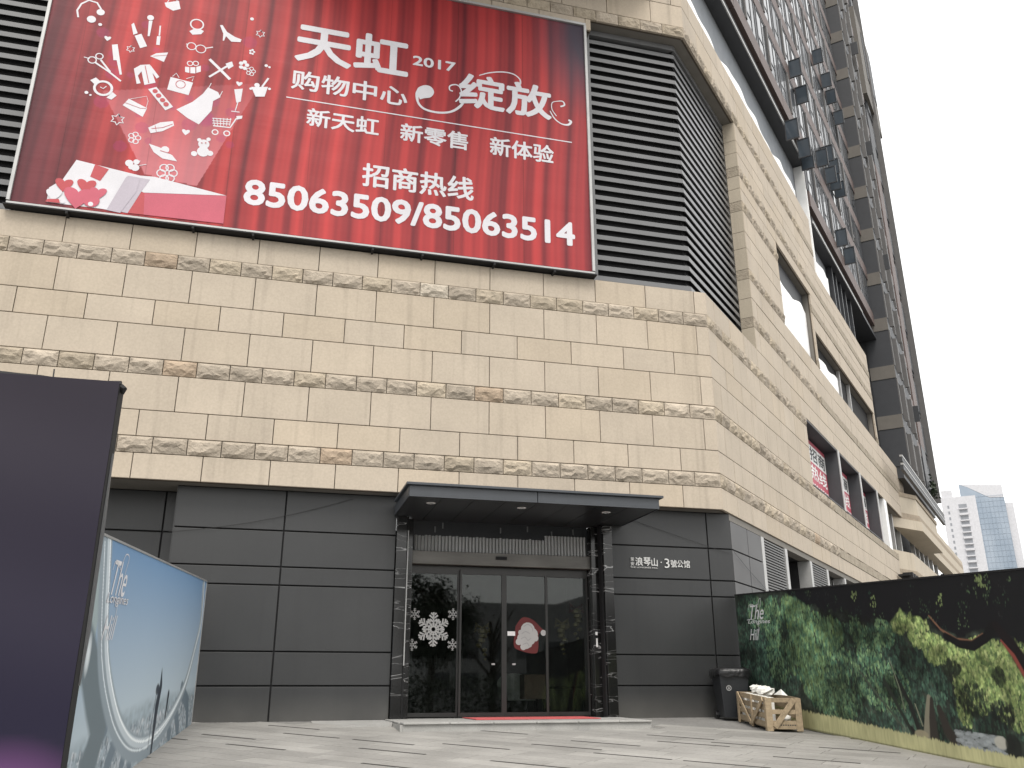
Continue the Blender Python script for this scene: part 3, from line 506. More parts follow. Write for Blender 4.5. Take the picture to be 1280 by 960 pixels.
MB(SIDE).box(.47, 30, -.30, -.03, 3.80, 3.935).build('side_soffit_trim', M['soffit'], mall)
def side_louver(s0, s1):
    bk = MB(SIDE).box(s0, s1, -.3, -.2, .0, 3.79).build('vent_louver', M['louver_bk'], mall); me = None
    for i in range(58):
        if me is None: me, c0 = MB(SIDE).prism([(-.03, 0), (-.03, .035), (-.1, .06), (-.1, .045)], s0, s1, 0).mesh('slat', M['vent'])
        place('slat', me, None, bk, c0 + Vector((0, 0, .02 + i * .065)))
side_louver(2.93, 4.76)
for s in (2.82, 4.90, 7.50, 9.52, 12.0, 14.6, 17.4, 20.3): MB(SIDE).box(s - .11, s + .11, -.35, -.015, -.2, 3.79).build('grey_post', M['alu'], mall)
MB(SIDE).box(5.0, 7.4, -1.6, -1.5, -.2, 3.8).build('dark_opening', M['gap'], mall); MB(SIDE).box(7.39, 7.61, -9, -.36, -.2, 3.79).build('opening_side', M['gap'], mall); MB(SIDE).box(9.41, 9.63, -9, -.36, -.2, 3.79).build('opening_side', M['gap'], mall)
MB(SIDE).box(5.02, 7.38, -1.2, -1.15, 2.72, 2.80).build('opening_rail', M['doorfr'], mall)
side_louver(7.62, 9.4)
for s0, s1 in ((9.64, 11.88), (12.12, 14.48), (14.72, 17.28), (17.52, 20.18), (20.42, 27)):
    wd = MB(SIDE).box(s0, s1, -.6, -.55, -.2, 3.79).build('shop_window', M['tglass'], mall)
    for q in (.02, .5, .98): MB(SIDE).box(s0 + (s1 - s0) * q - .04, s0 + (s1 - s0) * q + .04, -.54, -.42, -.2, 3.788).build('mullion', M['alu'], wd)
# ------------------------------------------------------------------ entrance
for nm, x0, x1, y0, y1 in (('outer', 2.17, 2.36, 16.26, 16.7), ('inner', 2.40, 2.51, 16.5, 16.9), ('inner', 6.06, 6.20, 16.5, 16.9), ('outer', 6.23, 6.415, 16.26, 16.7)):
    MB().box(x0, x1, y0, y1, .0, 3.56).build('marble_pilaster', M['marble'], mall, bevel=.006)
MB().box(2.362, 2.398, 16.33, 16.9, .0, 3.56).build('black_reveal', M['gap'], mall); MB().box(6.202, 6.228, 16.33, 16.9, .0, 3.56).build('black_reveal', M['gap'], mall)
MB().box(2.38, 2.40, 16.30, 16.34, .9, 3.3).build('steel_strip', M['alu'], mall)
DY = 16.76
door = MB().box(2.52, 6.05, DY, DY + .06, 2.66, 2.73).build('sliding_door', M['doorfr'], mall)
DX = [2.52, 3.47, 4.32, 5.19, 6.05]
for i in range(4):
    x0, x1 = DX[i], DX[i + 1]; yy = DY + (.0 if i in (0, 3) else -.07)
    f = MB()
    wL = .035 if i != 2 else .06
    f.box(x0, x0 + wL, yy, yy + .05, .03, 2.66); f.box(x1 - .035, x1, yy, yy + .05, .03, 2.66); f.box(x0 + wL, x1 - .035, yy + .001, yy + .049, .03, .10); f.box(x0 + wL, x1 - .035, yy + .001, yy + .049, 2.58, 2.66)
    f.build('door_frame', M['doorfr'], door)
    MB().box(x0 + wL, x1 - .035, yy + .02, yy + .03, .10, 2.58).build('glass_pane', M['doorglass'], door)
for x in (4.12, 4.52):
    MB().box(x - .03, x + .03, DY - .085, DY - .055, .93, .96).build('lock_plate', M['alu'], door)
hd = MB().box(2.52, 6.07, 16.60, 16.85, 2.74, 2.985).build('door_header', M['header'], mall, bevel=.006)
MB().box(4.14, 4.36, 16.575, 16.60, 2.86, 2.92).build('door_sensor', M['gap'], hd)
rb = MB()
for i in range(52): rb.prism([(2.56 + i * .0665, 16.66), (2.56 + i * .0665 + .03, 16.63), (2.56 + i * .0665 + .055, 16.66), (2.56 + i * .0665 + .055, 16.7), (2.56 + i * .0665, 16.7)], 2.99, 3.27 + (.1 if i > 38 else .02 * random.random()))
o = rb.build('ribbed_strip', M['alu'], mall); o['kind'] = 'stuff'; rb = None
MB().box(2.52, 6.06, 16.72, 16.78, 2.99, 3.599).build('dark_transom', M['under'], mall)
for x, z in ((2.95, 3.42), (3.1, 3.5), (4.25, 3.45), (4.8, 3.5), (5.3, 3.42), (5.75, 3.48)): MB().box(x, x + .025, 16.7, 16.718, z - .06, z + .05).build('tube_gleam', M['louver'], mall)  # small grey bars stand in for tube reflections in the transom glass
cn = MB().box(2.13, 6.65, 14.55, 16.9, 3.60, 3.74).build('entrance_canopy', M['canopy'], mall)
MB().box(2.12, 4.36, 14.50, 14.548, 3.565, 3.752).build('fascia_panel', M['canopy'], cn); MB().box(4.375, 6.66, 14.50, 14.548, 3.565, 3.752).build('fascia_panel', M['canopy'], cn)
MB().box(2.11, 2.128, 14.549, 16.3, 3.565, 3.752).build('fascia_panel', M['canopy'], cn); MB().box(6.652, 6.67, 14.549, 16.3, 3.565, 3.752).build('fascia_panel', M['canopy'], cn)
MB().box(2.06, 6.73, 14.44, 16.0, 3.755, 3.80).build('roof_lip', M['canopy'], cn, bevel=.006)
for i in range(8):
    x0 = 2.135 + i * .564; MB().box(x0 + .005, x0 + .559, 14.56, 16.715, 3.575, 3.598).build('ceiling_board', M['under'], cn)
for x, y in DATA['DOWNL']:
    mb = MB(); n = 16
    P = [(x + r * math.cos(2 * math.pi * k / n), y + r * math.sin(2 * math.pi * k / n), z) for r, z in ((.085, 3.571), (.06, 3.566), (.05, 3.59)) for k in range(n)]
    mb.add(P, [(j * n + k, j * n + (k + 1) % n, (j + 1) * n + (k + 1) % n, (j + 1) * n + k) for j in range(2) for k in range(n)] + [[2 * n + k for k in range(n)]]); mb.build('downlight', M['white'], cn, fix=False)
# lobby behind the doors
lb = MB(); lb.box(1.5, 7.2, 21.5, 21.6, 0, 3.6); lb.box(1.4, 1.5, 16.9, 21.6, 0, 3.6); lb.box(7.2, 7.3, 16.9, 21.6, 0, 3.6); lb.box(1.4, 7.3, 16.95, 21.6, 3.3, 3.4); lb.box(1.4, 7.3, 16.9, 21.6, -.1, .0)
lb.build('lobby_walls', M['room'], mall)
# ------------------------------------------------------------------ advertising banner over the corner louvers
BX0, BX1, BZ0, BZ1 = -5.22, 6.10, 8.86, 15.42
ban = thing('advertising_banner', (.4, 15.9, 8.86), 'huge red curtain-print advertising banner with white lettering hung across the front wall', 'banner')
nu, nv = 900, 260
X = np.linspace(BX0, BX1, nu)[None, :]; Z = np.linspace(BZ0, BZ1, nv)[:, None]
Xw = X + .05 * np.sin(Z * .8) - .03 * (Z - 12)
fold = np.zeros((nv, nu))
p1_ = 2 * math.pi * (Xw / .66 + .35 * np.sin(Xw * 1.1) + .22 * np.sin(Xw * 2.3 + 1)); p2_ = 2 * math.pi * (Xw / .27 + .3 * np.sin(Xw * 1.7 + 2)); p3_ = 2 * math.pi * (Xw / .12 + .4 * np.sin(Xw * 3.1))
fold = .52 * (.5 + .5 * np.sin(p1_)) ** .75 + .24 * (.5 + .5 * np.sin(p2_)) + .1 * (.5 + .5 * np.sin(p3_)) + .07 * np.sin(Xw * 1.25 + .5)
fold = np.clip(fold + .1, 0, 1)[..., None]
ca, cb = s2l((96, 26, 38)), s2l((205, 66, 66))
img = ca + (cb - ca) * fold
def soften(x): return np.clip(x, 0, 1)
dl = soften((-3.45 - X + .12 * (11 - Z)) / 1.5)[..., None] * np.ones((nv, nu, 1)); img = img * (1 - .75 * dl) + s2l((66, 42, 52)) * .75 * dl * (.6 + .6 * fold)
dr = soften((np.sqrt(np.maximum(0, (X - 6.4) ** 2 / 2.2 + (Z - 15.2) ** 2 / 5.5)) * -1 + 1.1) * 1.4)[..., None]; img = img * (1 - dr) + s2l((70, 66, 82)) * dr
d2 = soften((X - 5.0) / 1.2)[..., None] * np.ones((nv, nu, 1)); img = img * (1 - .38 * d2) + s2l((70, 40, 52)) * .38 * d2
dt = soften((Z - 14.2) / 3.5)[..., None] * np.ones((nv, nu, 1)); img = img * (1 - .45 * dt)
def inpoly(px, pz, poly):
    r = np.zeros(np.broadcast(px, pz).shape, bool); n = len(poly)
    for i in range(n):
        x0, z0 = poly[i]; x1, z1 = poly[(i + 1) % n]
        c = ((z0 > pz) != (z1 > pz)); xi = (x1 - x0) * (pz - z0) / ((z1 - z0) or 1e-9) + x0; r ^= c & (px < xi)
    return r
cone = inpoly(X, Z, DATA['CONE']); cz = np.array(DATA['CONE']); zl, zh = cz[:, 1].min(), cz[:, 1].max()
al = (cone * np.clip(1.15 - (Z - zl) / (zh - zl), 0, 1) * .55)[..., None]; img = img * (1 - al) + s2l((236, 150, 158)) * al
seam = (np.abs(((X + 5.3) % 1.52) - .76) < .009)[..., None]; img = img * (1 - .3 * seam)
for _ in range(26):                                          # loose purple bokeh dots of the print
    x_, z_, r_ = random.uniform(-4.3, -1.1), random.uniform(10.2, 14.2), random.uniform(.05, .16)
    m_ = (((X - x_) ** 2 + (Z - z_) ** 2) < r_ * r_)[..., None] * .3; img = img * (1 - m_) + s2l((170, 50, 110)) * m_
disp = .012 * np.sin(Z * 9 + X * 1.3) * np.ones((nv, nu)) + .01 * np.sin(Z * 4 - X * .6) + .006 * np.sin(X * 2.1)
edge = np.minimum(np.minimum(X - BX0, BX1 - X), np.minimum(Z - BZ0, BZ1 - Z)); disp = disp * np.clip(edge / .5, 0, 1)
M['banner'] = printed('printed_vinyl_banner', .55, .1, .3)
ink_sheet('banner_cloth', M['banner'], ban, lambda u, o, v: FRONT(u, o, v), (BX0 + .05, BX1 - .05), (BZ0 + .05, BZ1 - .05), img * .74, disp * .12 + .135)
for x0, x1, z0, z1 in ((BX0, BX1, BZ0 - .02, BZ0 + .02), (BX0, BX1, BZ1 - .045, BZ1 + .02), (BX0 - .01, BX0 + .05, BZ0 + .046, BZ1 - .046), (BX1 - .05, BX1 + .01, BZ0 + .046, BZ1 - .046)): MB(FRONT).box(x0, x1, .05, .185, z0, z1).build('metal_frame', M['alu'], ban, bevel=.004)
MB(FRONT).box(BX0 + .06, BX1 - .06, .03, .09, BZ0 + .05, BZ1 - .05).build('banner_back', M['gap'], ban)
MB(FRONT).box(BX0 - .05, BX1 + .05, -.02, .184, BZ0 - .045, BZ0 - .022).build('shaded_underside', M['gap'], ban)  # black strip puts the shade under the banner frame into colour
for x in (-4.2, -2.0, -.9, 1.4, 2.4, 3.9, 5.2): MB(FRONT).box(x - .02, x + .02, .0, .2, BZ0 - .1, BZ0 - .046).build('bracket', M['gap'], ban)
BO = .1395
def lettering(body, x0, x1, z0, z1, bold): text_mesh(body, x0, x1, z0, z1, FRONT, BO, bold).build('lettering', M['print_white'], ban, fix=False)
lettering('天虹', -.46, 1.95, 13.02, 14.05, .035); lettering('2017', 2.04, 3.0, 13.42, 13.68, .05); lettering('绽放', 3.08, 5.22, 12.56, 13.46, .035)
lettering('购物中心', -.47, 1.96, 12.3, 12.79, .028); lettering('新天虹', -.1, 1.39, 11.46, 11.9, .03); lettering('新零售', 1.84, 3.31, 11.44, 11.89, .03); lettering('新体验', 3.79, 5.25, 11.43, 11.9, .03)
lettering('招商热线', 1.1, 3.45, 10.22, 10.78, .03); lettering('85063509/85063514', -1.16, 5.69, 9.45, 10.03, .05)
mb = MB(FRONT); mb.box(-.54, 5.68, BO - .001, BO, 12.06, 12.085); mb.build('print_rule', M['print_white'], ban)
for pts, ws in DATA['SWASH']:
    mb = MB(FRONT); sp2 = smooth_path(pts, 6); n_ = len(sp2); w2 = [float(np.interp(i / (n_ - 1) * (len(ws) - 1), range(len(ws)), ws)) for i in range(n_)]; ribbon(mb, sp2, w2, BO); mb.build('swash', M['print_white'], ban, fix=False)
mb = MB(FRONT); mb.add([(x, BO + .001, z) for x, z in smooth_path(DATA['BLOB'] + DATA['BLOB'][:1], 4)[:-1]], [list(range(28))]); mb.build('swash', M['print_white'], ban, fix=False)
PM = dict(w='print_white', d='print_dark', p='print_pink', r='print_rose')
for nm, prims in DATA['ICONS']:
    groups = {}
    for k, pr in enumerate(prims):
        t_, c_ = pr[0], pr[1]; key = c_ + (str(k) if nm == 'open_gift_box' and k else ''); mb = groups.setdefault(key, MB(FRONT)); o_ = BO + .0012 * k * (1 if c_ != 'w' or nm == 'open_gift_box' else .05) + (.0012 if c_ != 'w' else 0)
        if t_ == 'p': mb.add([(x, o_, z) for x, z in pr[2]], [list(range(len(pr[2])))])
        elif t_ == 'l': ribbon(mb, pr[3], pr[2], o_)
        elif t_ == 'o': disc(mb, pr[2], pr[3], pr[4], o_)
        elif t_ == 'r': ring(mb, pr[2], pr[3], pr[4], pr[5], o_)
        elif t_ == 's':
            cx_, cz_, R_, w_ = pr[2:6]; q = [(cx_ + (R_ if i % 2 == 0 else R_ * .58) * math.sin(math.pi * i / 6), cz_ + (R_ if i % 2 == 0 else R_ * .58) * math.cos(math.pi * i / 6)) for i in range(12)]; ribbon(mb, q + q[:2], w_, o_)
        elif t_ == 'h':
            cx_, cz_, R_ = pr[2:5]; q = []
            for i in range(24):
                a_ = 2 * math.pi * i / 24; q.append((cx_ + R_ * .95 * math.sin(a_) ** 3, o_, cz_ + R_ * (.8 * math.cos(a_) - .35 * math.cos(2 * a_) - .12 * math.cos(3 * a_))))
            mb.add(q, [list(range(24))])
    par = None
    for c_ in sorted(groups, key=lambda c: c != 'w'):
        o = groups[c_].build(nm + ('_print' if par is None else '_detail'), M[PM[c_[0]]], par or ban, fix=False); par = par or o
# ------------------------------------------------------------------ hoardings with printed pictures
def dab(img, U, V, u, v, ru, rv, col, alpha=1.0, soft=False):
    nv, nu = img.shape[:2]; du, dv = (U[1] - U[0]) / (nu - 1), (V[1] - V[0]) / (nv - 1)
    i0, i1 = max(0, int((u - ru - U[0]) / du)), min(nu, int((u + ru - U[0]) / du) + 2); j0, j1 = max(0, int((v - rv - V[0]) / dv)), min(nv, int((v + rv - V[0]) / dv) + 2)
    if i0 >= i1 or j0 >= j1: return
    uu = (U[0] + du * np.arange(i0, i1) - u)[None, :] / ru; vv = (V[0] + dv * np.arange(j0, j1) - v)[:, None] / rv
    q = uu * uu + vv * vv; a_ = (np.clip(1 - q, 0, 1) if soft else np.clip((1 - q) * 3, 0, 1))[..., None] * alpha
    img[j0:j1, i0:i1] = img[j0:j1, i0:i1] * (1 - a_) + np.asarray(col) * a_
def stroke(img, U, V, pts, wd, col, alpha=1.0):
    nv, nu = img.shape[:2]; u = np.linspace(*U, nu)[None, :]; v = np.linspace(*V, nv)[:, None]; best = np.full((nv, nu), 9.0); n = len(pts)
    for i in range(n - 1):
        (x0, y0), (x1, y1) = pts[i], pts[i + 1]; w0, w1 = (wd[i], wd[i + 1]) if isinstance(wd, (list, tuple)) else (wd, wd)
        dx, dy = x1 - x0, y1 - y0; t = np.clip(((u - x0) * dx + (v - y0) * dy) / (dx * dx + dy * dy + 1e-9), 0, 1); d = np.sqrt((u - x0 - t * dx) ** 2 + (v - y0 - t * dy) ** 2) / (w0 + (w1 - w0) * t)
        best = np.minimum(best, d)
    a_ = np.clip((1.0 - best) * 4, 0, 1)[..., None] * alpha; img[:] = img * (1 - a_) + np.asarray(col) * a_
def vnoise(nv, nu, cu, cv):
    g = RNG.random((int(nv / cv) + 3, int(nu / cu) + 3)); y = np.arange(nv) / cv; x = np.arange(nu) / cu; y0, x0 = y.astype(int), x.astype(int); fy, fx = (y - y0)[:, None], (x - x0)[None, :]
    fy, fx = fy * fy * (3 - 2 * fy), fx * fx * (3 - 2 * fx)
    a_ = g[y0][:, x0]; b = g[y0][:, x0 + 1]; c = g[y0 + 1][:, x0]; d = g[y0 + 1][:, x0 + 1]
    return (a_ * (1 - fx) + b * fx) * (1 - fy) + (c * (1 - fx) + d * fx) * fy
KP = .98
M['print'] = printed('printed_hoarding_film', .55, .0, .3)
# right hoarding: woodland picture
rk = (8.86 - 8.54) / (14.27 - 9.54); ra = math.atan2(-1, -rk)
RF = Frame(8.86 + rk * (16.25 - 14.27), 16.25, ra)
def rpt(u, o, v): q = RF(u, o, 0); q.z = SL * (q.y - YB) + v; return q
hr = thing('printed_hoarding', tuple(rpt(4, 0, 0)), 'long hoarding printed with a dark green woodland picture, right of the bin and crate', 'hoarding')
U, V = (0, 11.6), (0, 2.27); nu, nv = 1100, 216
mr = DATA['MR']; img = np.zeros((nv, nu, 3)); uu = np.linspace(*U, nu)[None, :]; vv = np.linspace(*V, nv)[:, None]
n1 = vnoise(nv, nu, 24, 24); n2 = vnoise(nv, nu, 7, 7)
img[:] = s2l((32, 37, 34)); img += (n1 * n2)[..., None] * s2l((60, 68, 56))
G = lambda *c: s2l(c)
def foliage(cx, cz, ru, rv, cols, n, drop=1.6, size=(.010, .032)):
    for _ in range(int(n * 2.2)):
        a_, q = random.uniform(0, 6.283), math.sqrt(random.random()); u, v = cx + math.cos(a_) * q * ru, cz + math.sin(a_) * q * rv
        if v < .12: continue
        s = random.uniform(*size); c = np.array(random.choice(cols)) * random.uniform(.65, 1.25); dab(img, U, V, u, v, s * .75, s * drop, c, random.uniform(.45, .9))
D1 = [G(44, 64, 56), G(56, 80, 66), G(66, 92, 76), G(30, 42, 40)]
D2 = [G(80, 106, 80), G(100, 128, 92), G(118, 142, 102), G(54, 76, 62), G(74, 112, 90)]
D3 = [G(128, 148, 92), G(150, 166, 104), G(166, 176, 120), G(104, 124, 76), G(76, 96, 62)]
foliage(.6, 1.2, .8, 1.1, D1, 900); foliage(1.6, 1.3, .9, .9, D1, 700); foliage(4.2, .9, 1.9, .8, D1, 1500); foliage(3.3, .8, .9, .6, D2, 500)
foliage(6.2, .75, 1.4, .6, D1, 700)
for cx, cz, ru, rv, n in ((.9, 1.9, .4, .3, 120), (1.5, 1.75, .35, .45, 260), (1.6, 1.1, .5, .4, 200)): foliage(cx, cz, ru, rv, D2, n)
for cx, cz, ru, rv, n in ((2.1, 1.95, .25, .25, 160), (2.45, 1.75, .45, .45, 420), (2.9, 1.45, .55, .45, 420), (2.3, 1.2, .4, .4, 260), (2.7, .85, .4, .4, 260), (3.4, 1.55, .4, .25, 240), (2.45, 2.05, .12, .18, 60)): foliage(cx, cz, ru, rv, D2 + D3[3:4], n, 2.0)
for cx, cz, ru, rv, n in ((4.4, 1.35, .35, .3, 220), (4.9, 1.6, .25, .25, 160), (3.3, .55, .5, .35, 300), (4.7, .8, .6, .35, 260), (4.15, 1.6, .18, .18, 80)): foliage(cx, cz, ru, rv, D2, n, 1.3)
for cx, cz, ru, rv, n in ((5.25, 1.72, .2, .18, 120), (5.65, 1.6, .25, .25, 200), (5.95, 1.35, .25, .2, 160), (6.25, 1.28, .3, .16, 160), (6.85, 1.2, .55, .3, 620), (6.6, .9, .4, .3, 420), (7.25, .9, .4, .45, 420), (7.8, 1.0, .6, .6, 500), (9, .9, 1.2, .6, 700), (6.35, .62, .15, .2, 60)): foliage(cx, cz, ru, rv, D3, n, 1.2, (.012, .036))
foliage(6.2, 1.12, .2, .1, [G(34, 40, 32), G(48, 58, 44)], 70); foliage(7.05, 1.05, .12, .1, [G(34, 40, 32), G(70, 84, 54)], 50); foliage(6.55, .75, .28, .2, [G(30, 36, 30), G(40, 52, 40)], 90); foliage(7.0, .62, .2, .15, [G(28, 34, 30)], 60)
sh = (.3 + 1.5 * vnoise(nv, nu, 46, 36)) * (.45 + 1.15 * vnoise(nv, nu, 17, 14)) * (.7 + .6 * vnoise(nv, nu, 5, 5)) * (.75 + .5 * vnoise(nv, nu, 2.2, 2.2)); img *= np.clip(sh, .16, 2.4)[..., None]
lim = np.interp(uu[0], [0, 1.7, 2.3, 2.75, 3.3, 3.9, 4.3, 5.0, 5.3, 5.7, 6.0, 6.4, 6.9, 7.2, 7.5, 8.5, 11.6], [9, 2.35, 2.15, 1.98, 1.9, 1.85, 1.75, 1.68, 1.82, 1.78, 1.62, 1.5, 1.52, 1.5, 1.42, 1.35, 1.5])
can = np.clip((vv - lim[None, :] - .12 * (vnoise(nv, nu, 9, 9) - .5)) / .05, 0, 1)[..., None]; img = img * (1 - can) + G(22, 23, 26) * can
for _ in range(60):
    u = random.uniform(2.2, 8); v = random.uniform(1.6, 2.25); c_ = random.choice(D2 + [G(60, 62, 62)])
    for _q in range(6): dab(img, U, V, u + random.gauss(0, .03), v + random.gauss(0, .04), .008, .016, c_, random.uniform(.2, .5))
for u, v in ((7.0, 2.22), (7.03, 2.15), (4.7, 2.0), (6.2, 2.02), (4.2, 2.1)): [dab(img, U, V, u + random.gauss(0, .04), v + random.gauss(0, .05), .012, .022, G(120, 135, 90), .8) for _q in range(14)]
stroke(img, U, V, [tuple(q) for q in mr['branch']], [.012, .016, .03, .04, .012], G(120, 88, 70)); stroke(img, U, V, [(6.2, 1.52), (6.45, 1.42), (6.7, 1.40), (6.95, 1.5), (7.1, 1.62)], [.05, .06, .07, .07, .09], G(20, 20, 22))
stroke(img, U, V, [(7.15, 1.65), (7.35, 1.42), (7.7, .9), (8.0, .4), (8.1, .1)], [.06, .1, .16, .2, .25], G(26, 22, 24)); stroke(img, U, V, [(7.2, 1.47), (7.36, 1.3), (7.5, 1.05), (7.65, .75)], [.014, .03, .03, .02], G(128, 66, 58))
for pts, wd, c in (([(5.0, .95), (5.25, .6), (5.35, .3)], .05, (34, 36, 34)), ([(4.7, .9), (5.0, .5), (5.2, .25)], .04, (40, 46, 40)), ([(4.1, 1.0), (4.6, .6), (5.0, .3)], .02, (70, 78, 66)), ([(4.9, 1.2), (5.05, .8), (5.1, .5)], .012, (110, 116, 98)), ([(5.35, .62), (5.45, .35)], .012, (130, 130, 110)), ([(5.2, .3), (5.3, .2)], .03, (28, 28, 28))): stroke(img, U, V, pts, wd, G(*c))
stroke(img, U, V, [(5.67, .72), (5.60, .5), (5.52, .24)], [.05, .075, .085], G(128, 124, 108)); stroke(img, U, V, [(5.72, .7), (5.68, .45), (5.66, .22)], [.04, .08, .1], G(52, 48, 44)); stroke(img, U, V, [(5.85, .6), (5.95, .35), (6.08, .2)], [.06, .1, .1], G(50, 46, 42))
for _ in range(240):
    u = random.uniform(6.12, 6.95); v = random.uniform(.16, .36); dab(img, U, V, u, v, .05, .02, np.array(G(150, 156, 158)) * random.uniform(.6, 1.2), .6)
dab(img, U, V, 5.4, .24, .16, .06, G(150, 142, 118), .9); dab(img, U, V, 6.9, .3, .12, .08, G(178, 176, 165), .9); dab(img, U, V, 7.1, .28, .14, .16, G(30, 32, 30), .9)
gl = np.interp(uu[0], [0, 1.5, 1.96, 3.29, 4.91, 6.01, 7.14, 11.6], [.33, .33, .31, .28, .235, .2, .18, .18]); gr = np.clip((gl[None, :] + .05 * (vnoise(nv, nu, 1.6, 30) - .5) - vv) / .02, 0, 1)[..., None]
gcol = G(176, 174, 132) * (.86 + .28 * vnoise(nv, nu, 2.5, 12))[..., None] * (.8 + .4 * vnoise(nv, nu, 40, 40))[..., None]; img = img * (1 - gr) + gcol * gr
img = img * np.where(vv < .03, .5, 1)[..., None]
ink_sheet('printed_film', M['print'], hr, rpt, U, V, img * KP, .002 * np.ones((nv, nu)))
mb = MB(rpt); mb.box(0, 11.6, -.07, 0, .0, 2.268); mb.build('board', M['tdark'], hr)
MB(rpt).box(0, 11.6, -.08, .012, 2.271, 2.295).build('top_rail', M['gap'], hr)
for i in range(6):
    MB(rpt).box(.3 + i * 2.2, .36 + i * 2.2, -.16, -.072, -.02, 2.2).build('post', M['pine'], hr).color = (.4, .3, .2, 1)
def script(frame_pt, par, rows, out, mat):
    for body, x0, x1, z0, z1, bd, sh in rows: text_mesh(body, x0, x1, z0, z1, frame_pt, out, bd, sh).build('lettering', mat, par, fix=False)
script(rpt, hr, [('The', .62, 1.18, 1.80, 2.06, -.004, .45), ('Longines', .50, 1.40, 1.70, 1.80, .006, .3), ('Hill', .52, .93, 1.42, 1.62, -.004, .45)], .006, M['script'])
mb = MB(rpt)
for pts in ([(.56, 1.98), (.60, 2.06), (.72, 2.08), (.84, 2.05), (.96, 2.08)], [(.94, 2.0), (1.02, 2.14), (1.1, 2.18), (1.08, 2.08), (.98, 1.9), (.9, 1.6), (.86, 1.45)], [(.45, 1.79), (.62, 1.8), (.8, 1.78)], [(.8, 1.42), (.9, 1.55), (.96, 1.65)]): ribbon(mb, smooth_path(pts, 5), .009, .006)
mb.build('swash', M['script'], hr, fix=False)
# left hoarding: bridge over a hazy city
lk = (-1.06 + 1.30) / (15.72 - 11.14); la = math.atan2(1, lk)
LF = Frame(-1.06 + lk * (16.0 - 15.72), 16.0, la)
def lpt(u, o, v): q = LF(-u, o, 0); q.z = SL * (q.y - YB) + v; return q
hl = thing('printed_hoarding', tuple(lpt(4, 0, 0)), 'hoarding printed with a pale blue sky and curving bridge, behind the purple board', 'hoarding')
U, V = (0.15, 8.05), (0, 2.24); nu, nv = 520, 150; ml = DATA['ML']
uu = np.linspace(*U, nu)[None, :]; vv = np.linspace(*V, nv)[:, None]
t = np.clip((vv - .5) / 1.7, 0, 1)[..., None] * np.ones((nv, nu, 1)); img = G(182, 195, 202) * (1 - t) + G(112, 144, 178) * t
img = img * (1 - .1 * np.clip((uu - 5) / 3, 0, 1))[..., None]
hz = np.interp(uu[0], [0, .5, 4.3, 5.8, 7.8], [.62, .6, .72, .68, .58]); cty = np.clip((hz[None, :] - vv) / .12, 0, 1)[..., None]; cc = G(152, 166, 174) * (.8 + .4 * vnoise(nv, nu, 6, 4))[..., None]; img = img * (1 - cty) + cc * cty
for _ in range(2600):
    u = random.uniform(.2, 8); v = random.uniform(.02, .46); c = np.array(random.choice([G(190, 198, 204), G(120, 132, 142), G(150, 160, 168), G(205, 208, 210), G(98, 108, 116)])) * random.uniform(.8, 1.1); dab(img, U, V, u, v, random.uniform(.015, .05), random.uniform(.008, .05), c, random.uniform(.35, .8))
P2 = lambda k: [tuple(q) for q in ml[k]]
for lg in ml['leg']: stroke(img, U, V, [tuple(q) for q in lg], .13, G(108, 122, 132))
stroke(img, U, V, [(7.95, .95), (7.6, 1.35), (7.5, 1.9), (7.75, 2.3)], [.2, .16, .18, .2], G(150, 164, 166))
stroke(img, U, V, [(7.69, 1.3), (7.2, .95), (6.75, .62), (6.95, .35), (7.12, .2)], [.24, .3, .3, .3, .3], G(104, 116, 122))
r1 = smooth_path(P2('r1'), 5); stroke(img, U, V, [(u + .08, v - .05) for u, v in r1], [.24 - .14 * i / len(r1) for i in range(len(r1))], G(138, 150, 158)); stroke(img, U, V, r1, .06, G(186, 196, 202)); stroke(img, U, V, [(u - .05, v + .012) for u, v in r1], .014, G(232, 238, 240)); stroke(img, U, V, [(u + .14, v - .06) for u, v in r1], .012, G(214, 222, 226))
stroke(img, U, V, P2('mast'), [.016, .11, .14, .09, .06], G(46, 54, 64)); stroke(img, U, V, P2('mast2'), [.08, .05], G(40, 46, 54)); dab(img, U, V, *ml['mblob'], .13, .07, G(58, 66, 76)); stroke(img, U, V, [(3.85, .72), (3.95, .4), (4.0, .1)], .02, G(84, 92, 100))
dab(img, U, V, 7.6, 1.25, .1, .2, G(225, 232, 235), .8, True)
ink_sheet('printed_film', M['print'], hl, lpt, U, V, img * 1.1, .002 * np.ones((nv, nu)))
MB(lpt).box(.15, 8.05, -.06, 0, .0, 2.238).build('board', M['alu'], hl); MB(lpt).box(.15, 8.05, -.07, .012, 2.241, 2.262).build('top_rail', M['alu'], hl); MB(lpt).box(.12, .148, -.07, .012, 0, 2.262).build('end_rail', M['alu'], hl)
fl = lambda u, o, v: lpt(7.3 - u, o, v)
script(fl, hl, [('The', .2, .82, 1.76, 2.08, -.004, .45), ('Longines', .06, 1.0, 1.66, 1.78, .006, .3), ('Hill', .08, .62, 1.36, 1.58, -.004, .45)], .006, M['script'])
mb = MB(fl)
for pts in ([(.14, 1.98), (.2, 2.06), (.34, 2.05), (.46, 2.0)], [(.5, 2.06), (.62, 2.16), (.78, 2.14), (.7, 2.0), (.58, 1.75), (.5, 1.5)]): ribbon(mb, smooth_path(pts, 5), .011, .006)
mb.build('swash', M['script'], hl, fix=False)
